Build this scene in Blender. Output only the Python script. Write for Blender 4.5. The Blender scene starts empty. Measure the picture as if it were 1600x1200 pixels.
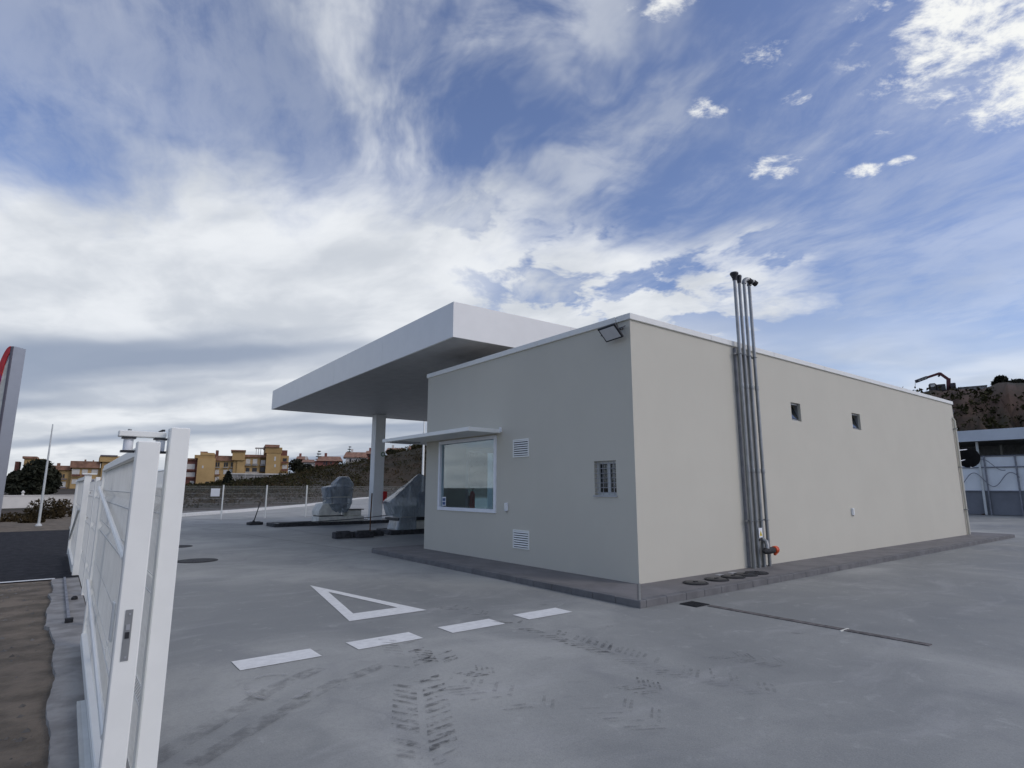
import bpy, bmesh, math, random
from mathutils import Vector, Matrix
random.seed(7)
scn = bpy.context.scene
COL = scn.collection
PI = math.pi

# ------------------------------------------------------------------ camera
FPX, YAW, PITCH, ROLL = 904.65, 0.910906, 0.177785, 0.001252
CAM = Vector((-7.522, -6.3766, 1.6))
def cam_basis():
    d = Vector((math.cos(YAW)*math.cos(PITCH), math.sin(YAW)*math.cos(PITCH), math.sin(PITCH)))
    r = d.cross(Vector((0, 0, 1))).normalized(); u = r.cross(d)
    c, s = math.cos(ROLL), math.sin(ROLL)
    return c*r + s*u, -s*r + c*u, d
RGT, UP, FWD = cam_basis()
cd = bpy.data.cameras.new('camera'); cam = bpy.data.objects.new('camera', cd); COL.objects.link(cam)
cd.sensor_width = 36.0; cd.lens = 36.0*FPX/1600.0; cd.clip_start = 0.05; cd.clip_end = 6000
M = Matrix((RGT, UP, -FWD)).transposed().to_4x4(); M.translation = CAM
cam.matrix_world = M
scn.camera = cam

# ------------------------------------------------------------------ exposure
vs = scn.view_settings
scn.display_settings.display_device = 'sRGB'
vs.view_transform = 'Standard'; vs.look = 'None'; vs.exposure = 0.0; vs.gamma = 1.0
vs.use_curve_mapping = False

# ------------------------------------------------------------------ sun
SUN_AZ, SUN_EL = math.radians(-58), math.radians(36)      # azimuth measured from +X towards +Y
SDIR = Vector((math.cos(SUN_AZ)*math.cos(SUN_EL), math.sin(SUN_AZ)*math.cos(SUN_EL), math.sin(SUN_EL)))
sl = bpy.data.lights.new('sun', 'SUN'); sl.energy = 0.75; sl.angle = math.radians(22); sl.color = (1.0, 0.93, 0.82)
so = bpy.data.objects.new('sun', sl); COL.objects.link(so)
so.rotation_euler = SDIR.to_track_quat('Z', 'Y').to_euler(); so.location = (0, 0, 60)

# ------------------------------------------------------------------ sky with clouds
class NT:
    """small wrapper that makes shader node graphs readable"""
    def __init__(self, nt): self.nt = nt
    def n(self, t, **kw):
        x = self.nt.nodes.new(t)
        for k, v in kw.items(): setattr(x, k, v)
        return x
    def put(self, sock, v):
        if isinstance(v, bpy.types.NodeSocket): self.nt.links.new(v, sock)
        elif isinstance(v, (tuple, list)) and len(v) == 3 and sock.type == 'RGBA': sock.default_value = (*v, 1)
        else: sock.default_value = v
    def m(self, op, a, b=0.0, c=0.0, clamp=False):
        x = self.n('ShaderNodeMath', operation=op, use_clamp=clamp)
        self.put(x.inputs[0], a); self.put(x.inputs[1], b); self.put(x.inputs[2], c)
        return x.outputs[0]
    def ss(self, v, lo, hi, a=0.0, b=1.0):
        x = self.n('ShaderNodeMapRange', interpolation_type='SMOOTHSTEP')
        self.put(x.inputs[0], v); self.put(x.inputs[1], lo); self.put(x.inputs[2], hi); self.put(x.inputs[3], a); self.put(x.inputs[4], b)
        return x.outputs[0]
    def mix(self, f, a, b, blend='MIX'):
        x = self.n('ShaderNodeMix', data_type='RGBA', blend_type=blend)
        self.put(x.inputs[0], f); self.put(x.inputs[6], a); self.put(x.inputs[7], b)
        return x.outputs[2]
    def noise(self, vec, scale, detail=4, rough=.55, dist=0.0, col=False):
        x = self.n('ShaderNodeTexNoise'); self.put(x.inputs['Vector'], vec)
        self.put(x.inputs['Scale'], scale); self.put(x.inputs['Detail'], detail); self.put(x.inputs['Roughness'], rough); self.put(x.inputs['Distortion'], dist)
        return x.outputs[1 if col else 0]
    def xyz(self, x, y, z=0.0):
        c = self.n('ShaderNodeCombineXYZ'); self.put(c.inputs[0], x); self.put(c.inputs[1], y); self.put(c.inputs[2], z)
        return c.outputs[0]
    def vm(self, op, a, b):
        x = self.n('ShaderNodeVectorMath', operation=op); self.put(x.inputs[0], a); self.put(x.inputs[1], b)
        return x.outputs[0]

world = bpy.data.worlds.new('World'); scn.world = world; world.use_nodes = True
world.node_tree.nodes.clear()
W = NT(world.node_tree)
sky = W.n('ShaderNodeTexSky', sky_type='NISHITA', sun_disc=False)
sky.sun_elevation = SUN_EL; sky.sun_rotation = math.radians(90) - SUN_AZ
sky.air_density = 1.0; sky.dust_density = 1.2; sky.ozone_density = 2.5; sky.altitude = 50
tc = W.n('ShaderNodeTexCoord'); sep = W.n('ShaderNodeSeparateXYZ'); W.put(sep.inputs[0], tc.outputs['Generated'])
X, Y, Z = sep.outputs
SKYTINT = (1.20, 1.17, 1.38)
zz = W.m('ADD', W.m('MAXIMUM', Z, 0.0), 0.15)
WA = math.radians(52)                                     # the cloud bands run along this bearing
S = W.m('DIVIDE', W.m('SUBTRACT', W.m('MULTIPLY', X, math.sin(WA)), W.m('MULTIPLY', Y, math.cos(WA))), zz)
F = W.m('DIVIDE', W.m('ADD', W.m('MULTIPLY', X, math.cos(WA)), W.m('MULTIPLY', Y, math.sin(WA))), zz)
def cn(s, f, ks, kf, seed, scale, detail, rough=.55, dist=0.0):
    """flat cloud-layer noise, stretched by ks, kf and shifted by its seed"""
    v = W.xyz(W.m('MULTIPLY_ADD', s, ks, seed*3.71), W.m('MULTIPLY_ADD', f, kf, seed*1.93), 0.0)
    x = W.n('ShaderNodeTexNoise', noise_dimensions='2D'); W.put(x.inputs['Vector'], v)
    for k_, q in (('Scale', scale), ('Detail', detail), ('Roughness', rough), ('Distortion', dist)): x.inputs[k_].default_value = q
    return x.outputs[0]
wa = cn(S, F, 1, 1, 3, 1.5, 3, .5); wb = cn(S, F, 1, 1, 8, 1.5, 3, .5)
S2 = W.m('ADD', S, W.m('MULTIPLY', W.m('SUBTRACT', wa, .5), .24)); F2 = W.m('ADD', F, W.m('MULTIPLY', W.m('SUBTRACT', wb, .5), .24))
# leaning streaks: the layer is sheared a little so that they fan out to the upper left
SL = W.m('MULTIPLY_ADD', F2, .42, S2)
streak = cn(SL, F2, 2.3, 1.3, 2.9, 1.5, 5, .56)
fine = cn(SL, F2, 5.2, 3.4, 9.7, 2.0, 5, .62)
lump = cn(S2, F2, 1, 1.25, 5.5, 3.0, 6, .58)
big = cn(S2, F2, 1, 1, 2.5, 1.0, 3, .5)
# the thick sheet ahead and to the left
edge = W.m('ADD', F2, W.m('MULTIPLY', W.m('SUBTRACT', streak, .5), .75))
edge = W.m('ADD', edge, W.m('MULTIPLY', W.m('SUBTRACT', lump, .5), .35))
lo_f = W.m('ADD', 1.08, W.m('MULTIPLY', W.m('MAXIMUM', W.m('ADD', S, .85), 0.0), .26))
sheet = W.ss(W.m('SUBTRACT', edge, lo_f), -.16, .44)
side = W.m('ADD', S, W.m('MULTIPLY', W.m('SUBTRACT', lump, .5), 1.2))
sheet = W.m('MULTIPLY', sheet, W.ss(side, 1.22, .70))
hole = W.m('MULTIPLY', W.ss(cn(S2, F2, 1.5, 1.5, 21.3, 2.1, 5, .58), .50, .36), W.ss(S, -.40, .20))
sheet = W.m('MULTIPLY', sheet, W.m('SUBTRACT', 1.0, W.m('MULTIPLY', hole, W.ss(F, 2.9, 2.2))))
# wisps above it
wb_ = W.m('MULTIPLY', W.m('MULTIPLY', W.ss(S, -.55, -.15), W.ss(S, .55, .15)), .09)      # thicker straight ahead
wz = W.m('MULTIPLY', W.ss(W.m('ADD', streak, wb_), .44, .70), W.ss(W.m('ADD', lump, wb_), .32, .62))
wmask = W.m('MULTIPLY', W.ss(S, .70, .10, .16, 1.0), W.ss(S, -.60, -.22, .28, 1.0))
wisp = W.m('MULTIPLY', W.m('MULTIPLY', wz, wmask), .56)
veil = W.m('ADD', .03, W.m('MULTIPLY', W.ss(W.m('ADD', W.m('MULTIPLY', big, .6), W.m('MULTIPLY', fine, .4)), .38, .68), .27))
# small fair-weather puffs
pn = cn(S, F, 1.0, 1.3, 4.4, 8.0, 7, .66, .15)
def spot(s0, f0, rs, rf, w=1.0):
    a = W.m('POWER', W.m('DIVIDE', W.m('SUBTRACT', S, s0), rs), 2.0); b = W.m('POWER', W.m('DIVIDE', W.m('SUBTRACT', F, f0), rf), 2.0)
    return W.m('MULTIPLY', W.m('SUBTRACT', 1.0, W.m('ADD', a, b), clamp=True), w)
field = spot(1.00, .82, .47, .34, 1.15)
for a in ((.63, 1.28, .10, .06, .8), (.845, 1.275, .085, .042, .85), (.74, 1.27, .12, .03, .55), (.90, 1.235, .04, .03, .7), (.585, 1.065, .06, .04, .75),
          (.25, .865, .08, .07, .75), (.46, .955, .11, .05, .55), (.545, .84, .06, .045, .75), (.42, 1.10, .09, .04, .5), (.80, 1.14, .05, .03, .55)):
    field = W.m('MAXIMUM', field, W.m('MULTIPLY', spot(*a), .86))
scatter = W.m('MULTIPLY', W.ss(big, .56, .74, 0, .7), W.ss(F, .55, .1))     # the same puffs elsewhere in the sky
field = W.m('MAXIMUM', field, scatter)
puff = W.ss(W.m('ADD', field, W.m('MULTIPLY', W.m('SUBTRACT', pn, .5), 3.2)), .36, 1.25)
puff = W.m('MULTIPLY', puff, W.ss(field, .0, .35))
# layered cloud low down on the right
low = W.ss(Z, .34, .02)
rightlow = W.m('MULTIPLY', W.ss(cn(S2, F2, .45, .55, 31.0, 1.3, 4, .5), .36, .66), W.ss(F, 1.8, 2.5))
dens = W.m('MAXIMUM', W.m('MAXIMUM', W.m('MULTIPLY', sheet, .96), W.m('MULTIPLY', rightlow, .70)), W.m('ADD', wisp, veil, clamp=True))
# colours
band = cn(S2, F2, .16, .80, 13.0, 1.25, 3, .45)
shade = W.m('MULTIPLY', W.m('MULTIPLY', W.ss(F, 1.55, 2.3), W.ss(S, .1, -.6)), W.ss(band, .38, .60, .05, .92))
tex = W.ss(cn(SL, F2, 1.0, 1.1, 8.0, 2.0, 5, .55), .30, .70)
white = W.mix(tex, (6.1, 6.45, 6.95), (8.3, 8.55, 8.85))
ccol = W.mix(shade, white, (2.7, 3.25, 4.3))
base = W.mix(1.0, sky.outputs[0], SKYTINT, 'MULTIPLY')
base = W.mix(W.m('MULTIPLY', low, .40), base, (4.8, 5.9, 7.6))
out = W.mix(dens, base, ccol)
out = W.mix(puff, out, (9.0, 9.1, 9.0))
world.cycles.sampling_method = "MANUAL"; world.cycles.sample_map_resolution = 512
bg = W.n('ShaderNodeBackground'); W.put(bg.inputs[0], out); bg.inputs[1].default_value = 0.104
wo = W.n('ShaderNodeOutputWorld'); world.node_tree.links.new(bg.outputs[0], wo.inputs[0])
#SKYEND

# ------------------------------------------------------------------ helpers: pixels of the photograph to places
def ray(px, py): return (FWD*FPX + RGT*(px-800) + UP*(600-py))
def gpt(px, py, z=0.0):
    v = ray(px, py); t = (z-CAM.z)/v.z; return CAM + v*t
def at(px, py, dist):
    """point seen at (px,py) at a horizontal distance dist from the viewpoint"""
    v = ray(px, py); return CAM + v*(dist/math.hypot(v.x, v.y))

# ------------------------------------------------------------------ helpers: meshes
class MB:
    def __init__(self): self.v = []; self.f = []
    def quad(self, *p):
        i = len(self.v); self.v += [Vector(q) for q in p]; self.f.append(tuple(range(i, i+len(p)))); return self
    def box(self, a, b):
        x0, y0, z0 = a; x1, y1, z1 = b
        if x0 > x1: x0, x1 = x1, x0
        if y0 > y1: y0, y1 = y1, y0
        if z0 > z1: z0, z1 = z1, z0
        i = len(self.v)
        self.v += [Vector(q) for q in ((x0,y0,z0),(x1,y0,z0),(x1,y1,z0),(x0,y1,z0),(x0,y0,z1),(x1,y0,z1),(x1,y1,z1),(x0,y1,z1))]
        self.f += [tuple(i+k for k in q) for q in ((3,2,1,0),(4,5,6,7),(0,1,5,4),(1,2,6,5),(2,3,7,6),(3,0,4,7))]
        return self
    def obox(self, c, ux, uy, uz):
        """box from centre and three half axes"""
        c = Vector(c); ux, uy, uz = Vector(ux), Vector(uy), Vector(uz); i = len(self.v)
        for sz in (-1, 1):
            for sx, sy in ((-1,-1),(1,-1),(1,1),(-1,1)): self.v.append(c+ux*sx+uy*sy+uz*sz)
        self.f += [tuple(i+k for k in q) for q in ((3,2,1,0),(4,5,6,7),(0,1,5,4),(1,2,6,5),(2,3,7,6),(3,0,4,7))]
        return self
    def prism(self, pts, ext):
        """polygon extruded along ext"""
        n = len(pts); i = len(self.v); ext = Vector(ext)
        self.v += [Vector(q) for q in pts] + [Vector(q)+ext for q in pts]
        self.f.append(tuple(i+k for k in range(n))[::-1]); self.f.append(tuple(i+n+k for k in range(n)))
        for k in range(n):
            j = (k+1) % n; self.f.append((i+k, i+j, i+n+j, i+n+k))
        return self
    def tube(self, path, r, seg=8, caps=True):
        path = [Vector(q) for q in path]; n = len(path)
        rr = r if isinstance(r, (list, tuple)) else [r]*n
        i0 = len(self.v); ref = None
        for k in range(n):
            t = (path[min(k+1, n-1)]-path[max(k-1, 0)]).normalized()
            if ref is None: ref = t.orthogonal().normalized()
            a = (ref - t*ref.dot(t)).normalized(); ref = a; b = t.cross(a)
            for s in range(seg):
                w = 2*PI*s/seg; self.v.append(path[k]+(a*math.cos(w)+b*math.sin(w))*rr[k])
        for k in range(n-1):
            for s in range(seg):
                s2 = (s+1) % seg; p = i0+k*seg; q = p+seg
                self.f.append((p+s, p+s2, q+s2, q+s))
        if caps:
            self.f.append(tuple(i0+s for s in range(seg))[::-1]); self.f.append(tuple(i0+(n-1)*seg+s for s in range(seg)))
        return self
    def lathe(self, c, prof, seg=20, axis=(0, 0, 1)):
        ax = Vector(axis).normalized(); a = ax.orthogonal().normalized(); b = ax.cross(a); c = Vector(c); i0 = len(self.v)
        for r, h in prof:
            for s in range(seg):
                w = 2*PI*s/seg; self.v.append(c+ax*h+(a*math.cos(w)+b*math.sin(w))*r)
        for k in range(len(prof)-1):
            for s in range(seg):
                s2 = (s+1) % seg; p = i0+k*seg; q = p+seg; self.f.append((p+s, p+s2, q+s2, q+s))
        self.f.append(tuple(i0+s for s in range(seg))[::-1]); self.f.append(tuple(i0+(len(prof)-1)*seg+s for s in range(seg)))
        return self
    def mesh(self, name, off=Vector((0, 0, 0))):
        me = bpy.data.meshes.new(name); me.from_pydata([tuple(q-off) for q in self.v], [], self.f); me.update(); return me
    def build(self, name, mat, parent=None, smooth=False, bevel=0.0, wpos=None, label=None, kind=None):
        off = world_pos(parent) if parent else Vector((0, 0, 0))
        me = self.mesh(name, off)
        if bevel or smooth:
            bm = bmesh.new(); bm.from_mesh(me)
            if smooth: bmesh.ops.remove_doubles(bm, verts=bm.verts, dist=1e-5)
            if bevel: bmesh.ops.bevel(bm, geom=list(bm.edges), offset=bevel, segments=1, affect='EDGES', profile=.5)
            bm.to_mesh(me); bm.free()
        if smooth:
            for q in me.polygons: q.use_smooth = True
            if smooth != 'all':
                me.set_sharp_from_angle(angle=math.radians(40))
        me.materials.append(mat)
        o = bpy.data.objects.new(name, me); COL.objects.link(o)
        if parent: o.parent = parent
        if label: o['label'] = label
        if kind: o['kind'] = kind
        return o
def world_pos(o):
    p = Vector((0, 0, 0))
    while o is not None: p = p + o.location; o = o.parent
    return p
def tag(o, label, cat, group=None):
    o['label'] = label; o['category'] = cat
    if group: o['group'] = group
    return o
def thing(name, loc, label, cat, group=None):
    o = bpy.data.objects.new(name, None); COL.objects.link(o); o.location = loc; o.empty_display_size = .2
    return tag(o, label, cat, group)
def struct(o): o['kind'] = 'structure'; return o
def copy_tree(o, parent=None):
    c = o.copy(); COL.objects.link(c); c.parent = parent
    for ch in list(o.children): copy_tree(ch, c)
    return c

# ------------------------------------------------------------------ helpers: materials
def mat(name, col, rough=.6, metal=0.0, var=.12, scale=6.0, bump=0.0, bscale=60.0, spec=.4, col2=None, detail=5, stain=0.0, sscale=.6, thresh=(.35, .65), trans=0.0, coat=0.0):
    m = bpy.data.materials.new(name); m.use_nodes = True; m.node_tree.nodes.clear(); T = NT(m.node_tree)
    b = T.n('ShaderNodeBsdfPrincipled'); o = T.n('ShaderNodeOutputMaterial'); m.node_tree.links.new(b.outputs[0], o.inputs[0])
    g = T.n('ShaderNodeNewGeometry').outputs['Position']
    n1 = T.noise(g, scale, detail, .6)
    c2 = col2 if col2 else tuple(c*(1-2*var) for c in col)
    c1 = col if col2 else tuple(min(1, c*(1+var)) for c in col)
    c = T.mix(T.ss(n1, *thresh), c1, c2)
    if stain:
        n2 = T.noise(g, sscale, 6, .65, .4)
        c = T.mix(T.ss(n2, .45, .75, 0, stain), c, tuple(x*.45 for x in col))
    T.put(b.inputs['Base Color'], c)
    T.put(b.inputs['Roughness'], T.ss(n1, .2, .8, max(0, rough-min(.08, var)), min(1, rough+min(.08, var))))
    b.inputs['Metallic'].default_value = metal; b.inputs['Specular IOR Level'].default_value = spec
    if coat: b.inputs['Coat Weight'].default_value = coat
    if trans: b.inputs['Transmission Weight'].default_value = trans
    if bump:
        bn = T.n('ShaderNodeBump'); bn.inputs['Strength'].default_value = bump; bn.inputs['Distance'].default_value = .02
        T.put(bn.inputs['Height'], T.noise(g, bscale, 4, .6)); m.node_tree.links.new(bn.outputs[0], b.inputs['Normal'])
    return m

def glass_mat(name, tint, refl=1.0):
    m = bpy.data.materials.new(name); m.use_nodes = True; m.node_tree.nodes.clear(); T = NT(m.node_tree)
    tr = T.n('ShaderNodeBsdfTransparent'); T.put(tr.inputs[0], tint)
    gl = T.n('ShaderNodeBsdfGlossy'); T.put(gl.inputs[0], (.95, .97, 1.0)); gl.inputs['Roughness'].default_value = .02
    geo = T.n('ShaderNodeNewGeometry'); dt = T.n('ShaderNodeVectorMath', operation='DOT_PRODUCT'); T.put(dt.inputs[0], geo.outputs['Normal']); T.put(dt.inputs[1], geo.outputs['Incoming'])
    fr = T.m('ADD', .075, T.m('MULTIPLY', T.m('POWER', T.m('SUBTRACT', 1.0, T.m('ABSOLUTE', dt.outputs['Value'])), 5.0), .96))
    mx = T.n('ShaderNodeMixShader'); T.put(mx.inputs[0], T.m('MULTIPLY', fr, refl, clamp=True))
    m.node_tree.links.new(tr.outputs[0], mx.inputs[1]); m.node_tree.links.new(gl.outputs[0], mx.inputs[2])
    o = T.n('ShaderNodeOutputMaterial'); m.node_tree.links.new(mx.outputs[0], o.inputs[0]); return m

def concrete_mat():
    m = bpy.data.materials.new('brushed_concrete'); m.use_nodes = True; m.node_tree.nodes.clear(); T = NT(m.node_tree)
    b = T.n('ShaderNodeBsdfPrincipled'); o = T.n('ShaderNodeOutputMaterial'); m.node_tree.links.new(b.outputs[0], o.inputs[0])
    g = T.n('ShaderNodeNewGeometry').outputs['Position']
    wv = T.vm('MULTIPLY', T.vm('SUBTRACT', T.noise(g, .35, 3, .5, col=True), (.5, .5, .5)), (2.2, 2.2, 0))
    gw = T.vm('ADD', g, wv)
    n1 = T.noise(gw, .33, 7, .62, .3)          # broad blotches of drying concrete
    n2 = T.noise(T.vm('MULTIPLY', gw, (1.0, .28, 1.0)), 1.6, 6, .6, .2)   # trowel sweeps
    n3 = T.noise(T.vm('MULTIPLY', gw, (.3, 1.0, 1.0)), 2.3, 5, .6)
    n4 = T.noise(g, 26.0, 4, .7)
    n5 = T.noise(g, 4.5, 6, .7, .5)
    n6 = T.noise(gw, .12, 4, .55, .2)
    c = T.mix(T.ss(n1, .32, .66), (.420, .420, .385), (.225, .232, .222))
    c = T.mix(T.ss(n6, .42, .60, 0, .62), c, (.190, .198, .190))
    c = T.mix(T.ss(n2, .50, .74, 0, .45), c, (.185, .19, .195))
    c = T.mix(T.ss(n3, .50, .74, 0, .34), c, (.44, .437, .42))
    c = T.mix(T.ss(n5, .55, .75, 0, .32), c, (.17, .17, .17)); c = T.mix(T.ss(n5, .44, .28, 0, .35), c, (.47, .47, .44))
    c = T.mix(T.ss(n4, .35, .75, 0, .22), c, (.19, .19, .19))
    vo = T.n('ShaderNodeTexVoronoi'); vo.inputs['Scale'].default_value = .9; T.put(vo.inputs['Vector'], gw)
    c = T.mix(T.m('MULTIPLY', T.ss(vo.outputs['Distance'], .085, .03), T.ss(T.noise(g, 14.0, 3, .6), .4, .6, 0, .6)), c, (.10, .10, .10))
    n7 = T.noise(g, 95.0, 3, .75)
    c = T.mix(T.ss(n7, .52, .72, 0, .30), c, (.46, .46, .44)); c = T.mix(T.ss(n7, .48, .30, 0, .35), c, (.12, .12, .12))
    T.put(b.inputs['Base Color'], c)
    T.put(b.inputs['Roughness'], T.ss(n1, .3, .7, .78, .60)); b.inputs['Specular IOR Level'].default_value = .35
    bn = T.n('ShaderNodeBump'); bn.inputs['Strength'].default_value = .25; bn.inputs['Distance'].default_value = .01
    T.put(bn.inputs['Height'], T.m('ADD', T.noise(g, 55.0, 4, .6), T.m('MULTIPLY', n5, 1.5))); m.node_tree.links.new(bn.outputs[0], b.inputs['Normal'])
    return m

def decal_mat(name, col, amount, scale):
    """dried mud pressed into the concrete, broken up by gaps"""
    m = bpy.data.materials.new(name); m.use_nodes = True; m.node_tree.nodes.clear(); T = NT(m.node_tree)
    g = T.n('ShaderNodeNewGeometry').outputs['Position']
    df = T.n('ShaderNodeBsdfDiffuse'); T.put(df.inputs[0], col); tr = T.n('ShaderNodeBsdfTransparent')
    mx = T.n('ShaderNodeMixShader')
    k = T.m('MULTIPLY', T.ss(T.noise(g, scale, 5, .7), .40, .62), T.ss(T.noise(g, 2.2, 3, .6), .34, .58, .35, 1.0))
    T.put(mx.inputs[0], T.m('MULTIPLY', k, amount))
    m.node_tree.links.new(tr.outputs[0], mx.inputs[1]); m.node_tree.links.new(df.outputs[0], mx.inputs[2])
    o = T.n('ShaderNodeOutputMaterial'); m.node_tree.links.new(mx.outputs[0], o.inputs[0]); return m

MAT = dict(
    concrete=concrete_mat(),
    render=mat('cream_render', (.582, .558, .474), .88, var=.010, scale=.7, bump=.30, bscale=170, spec=.15),
    inner=mat('interior_plaster', (.66, .71, .72), .8, var=.02),
    coping=mat('white_coping', (.78, .78, .73), .45, var=.015),
    white=mat('white_powdercoat', (.82, .825, .775), .36, var=.012, scale=5),
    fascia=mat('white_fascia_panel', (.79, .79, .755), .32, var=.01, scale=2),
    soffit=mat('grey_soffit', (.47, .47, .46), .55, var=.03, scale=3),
    pvc=mat('white_window_frame', (.80, .82, .84), .35, var=.02),
    kerb=mat('dark_kerb_stone', (.155, .153, .153), .85, var=.07, scale=4, bump=.25, bscale=70, stain=.15, sscale=1.2),
    pave=mat('stamped_paving', (.180, .173, .170), .78, var=.06, scale=2, bump=.3, bscale=40, stain=.18, sscale=.9),
    galv=mat('galvanised_steel', (.30, .31, .31), .45, metal=.6, var=.06, scale=5),
    dark=mat('black_plastic', (.025, .026, .030), .45, var=.1),
    iron=mat('cast_iron', (.030, .030, .032), .7, var=.2, scale=30, bump=.5, bscale=120),
    lens=mat('lamp_glass', (.62, .63, .64), .45, var=.02),
    colw=mat('white_column_paint', (.88, .89, .87), .45, var=.01),
    matte=mat('matte_black', (.012, .012, .013), .95, var=.1, spec=.08),
    orange=mat('orange_cap', (.62, .085, .018), .45, var=.08),
    red=mat('red_paint', (.50, .018, .022), .4, var=.06),
    yellow=mat('yellow_print', (.75, .55, .03), .5, var=.04),
    blackp=mat('black_print', (.02, .02, .02), .5, var=.02),
    greenp=mat('green_sticker', (.16, .28, .16), .5, var=.04),
    bluep=mat('blue_print', (.05, .10, .22), .5, var=.04),
    paint=mat('road_paint', (.76, .76, .73), .6, var=.04, scale=11, stain=.10, sscale=5),
    asphalt=mat('asphalt', (.030, .030, .034), .9, var=.10, scale=5, bump=.3, bscale=120, spec=.15),
    dirt=mat('trampled_earth', (.215, .172, .125), .95, scale=2.6, col2=(.115, .095, .069), bump=1.0, bscale=22, stain=.35, sscale=1.3, detail=8),
    scrub=mat('scrub_earth', (.050, .033, .018), .95, scale=.16, col2=(.028, .024, .013), bump=.5, bscale=1.2, stain=.3, sscale=.06, detail=8),
    redearth=mat('red_cut_earth', (.075, .043, .029), .95, scale=.16, col2=(.030, .029, .018), bump=.7, bscale=1.5, stain=.6, sscale=.1, detail=8),
    gravel=mat('pale_gravel', (.17, .158, .14), .95, scale=3, var=.2, bump=.7, bscale=30),
    rough_conc=mat('poured_footing', (.31, .30, .28), .9, var=.12, scale=3, bump=.3, bscale=30, stain=.2, sscale=2),
    wire=mat('coated_wire', (.58, .60, .58), .5, var=.03),
    glass=glass_mat('window_glass', (.80, .90, .92), 1.5),
    darkglass=glass_mat('dark_window_glass', (.30, .34, .36), 1.1),
    rust=mat('rusty_rod', (.15, .075, .035), .85, var=.3, scale=20),
    block=mat('black_rubber_block', (.050, .050, .053), .8, var=.2, scale=10, bump=.3, bscale=40),
    pale=mat('pale_pump_base', (.70, .69, .61), .6, var=.08, scale=4, stain=.15, sscale=2),
    silver=mat('brushed_aluminium', (.40, .41, .43), .42, metal=.4, var=.015, scale=2),
    magenta=mat('magenta_vinyl', (.28, .015, .13), .4, var=.05),
    purple=mat('violet_vinyl', (.085, .045, .13), .4, var=.05),
    greyv=mat('dark_grey_vinyl', (.12, .11, .13), .45, var=.05),
    ochre=mat('ochre_facade', (.45, .305, .135), .9, var=.06, scale=.35),
    ochre2=mat('deep_ochre_facade', (.37, .245, .105), .9, var=.06, scale=.35),
    maroon=mat('maroon_facade', (.17, .075, .058), .9, var=.10, scale=.5),
    tile=mat('terracotta_roof', (.27, .15, .10), .85, var=.15, scale=1.2),
    redhouse=mat('red_facade', (.22, .085, .07), .9, var=.08, scale=.4),
    whitewall=mat('lime_wash', (.62, .60, .55), .9, var=.08, scale=.5, stain=.15, sscale=.4),
    winlight=mat('pale_shutter', (.55, .54, .50), .7, var=.05),
    windark=mat('dark_window', (.028, .028, .032), .25, var=.1),
    greywall=mat('grey_block_wall', (.27, .265, .25), .9, var=.12, scale=.6, stain=.3, sscale=.2),
    leafdark=mat('dark_foliage', (.030, .032, .020), .8, scale=.9, col2=(.014, .017, .011), spec=.15),
    leaf=mat('olive_foliage', (.040, .037, .015), .85, scale=.25, col2=(.024, .024, .010), spec=.1),
    dry=mat('dry_scrub_foliage', (.056, .040, .020), .9, scale=.2, col2=(.034, .028, .014), spec=.08),
    bark=mat('bark', (.075, .058, .045), .9, var=.25, scale=6, bump=.6, bscale=30),
    bluegrey=mat('blue_grey_cladding', (.52, .56, .60), .45, var=.03, scale=1),
    panelpale=mat('pale_blue_panel', (.74, .77, .78), .4, var=.03, scale=.8),
    paneldark=mat('slate_panel', (.17, .18, .20), .5, var=.06, scale=.9, stain=.15, sscale=.5),
    frame=mat('grey_frame_tube', (.22, .23, .26), .45, metal=.4, var=.08),
    underroof=mat('dark_underside', (.26, .27, .275), .7, var=.1),
    crane=mat('crane_red_paint', (.10, .022, .026), .5, var=.15, scale=2),
    cab=mat('dark_truck_paint', (.040, .036, .042), .45, var=.12, scale=2),
)

def plastic_mat():
    """clouded wrapping film"""
    m = bpy.data.materials.new('clouded_plastic_film'); m.use_nodes = True; m.node_tree.nodes.clear(); T = NT(m.node_tree)
    b = T.n('ShaderNodeBsdfPrincipled'); o = T.n('ShaderNodeOutputMaterial'); g = T.n('ShaderNodeNewGeometry').outputs['Position']
    n1 = T.noise(T.vm('MULTIPLY', g, (1, 1, .35)), 2.0, 4, .5, .4)
    T.put(b.inputs['Base Color'], T.mix(T.ss(n1, .3, .7), (.27, .31, .345), (.40, .44, .47)))
    b.inputs['Roughness'].default_value = .30; b.inputs['Specular IOR Level'].default_value = .5; b.inputs['Coat Weight'].default_value = .9; b.inputs['Coat Roughness'].default_value = .10
    rg = T.m('ABSOLUTE', T.m('SUBTRACT', T.noise(T.vm('MULTIPLY', g, (1, 1, .30)), 4.0, 3, .5, .6), .5)); rg2 = T.m('ABSOLUTE', T.m('SUBTRACT', T.noise(T.vm('MULTIPLY', g, (1, 1, .7)), 7.0, 3, .5, .8), .5))
    bn = T.n('ShaderNodeBump'); bn.inputs['Strength'].default_value = 1.0; bn.inputs['Distance'].default_value = .22
    T.put(bn.inputs['Height'], T.m('ADD', rg, T.m('MULTIPLY', rg2, .5))); m.node_tree.links.new(bn.outputs[0], b.inputs['Normal'])
    tr = T.n('ShaderNodeBsdfTransparent'); T.put(tr.inputs[0], (.8, .86, .9)); mx = T.n('ShaderNodeMixShader'); T.put(mx.inputs[0], T.ss(n1, .3, .7, .52, .74))
    m.node_tree.links.new(tr.outputs[0], mx.inputs[1]); m.node_tree.links.new(b.outputs[0], mx.inputs[2]); m.node_tree.links.new(mx.outputs[0], o.inputs[0]); return m
MAT['film'] = plastic_mat()

# ================================================================== THE SETTING
PL = .10                                                   # height of the building's plinth pavement
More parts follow.
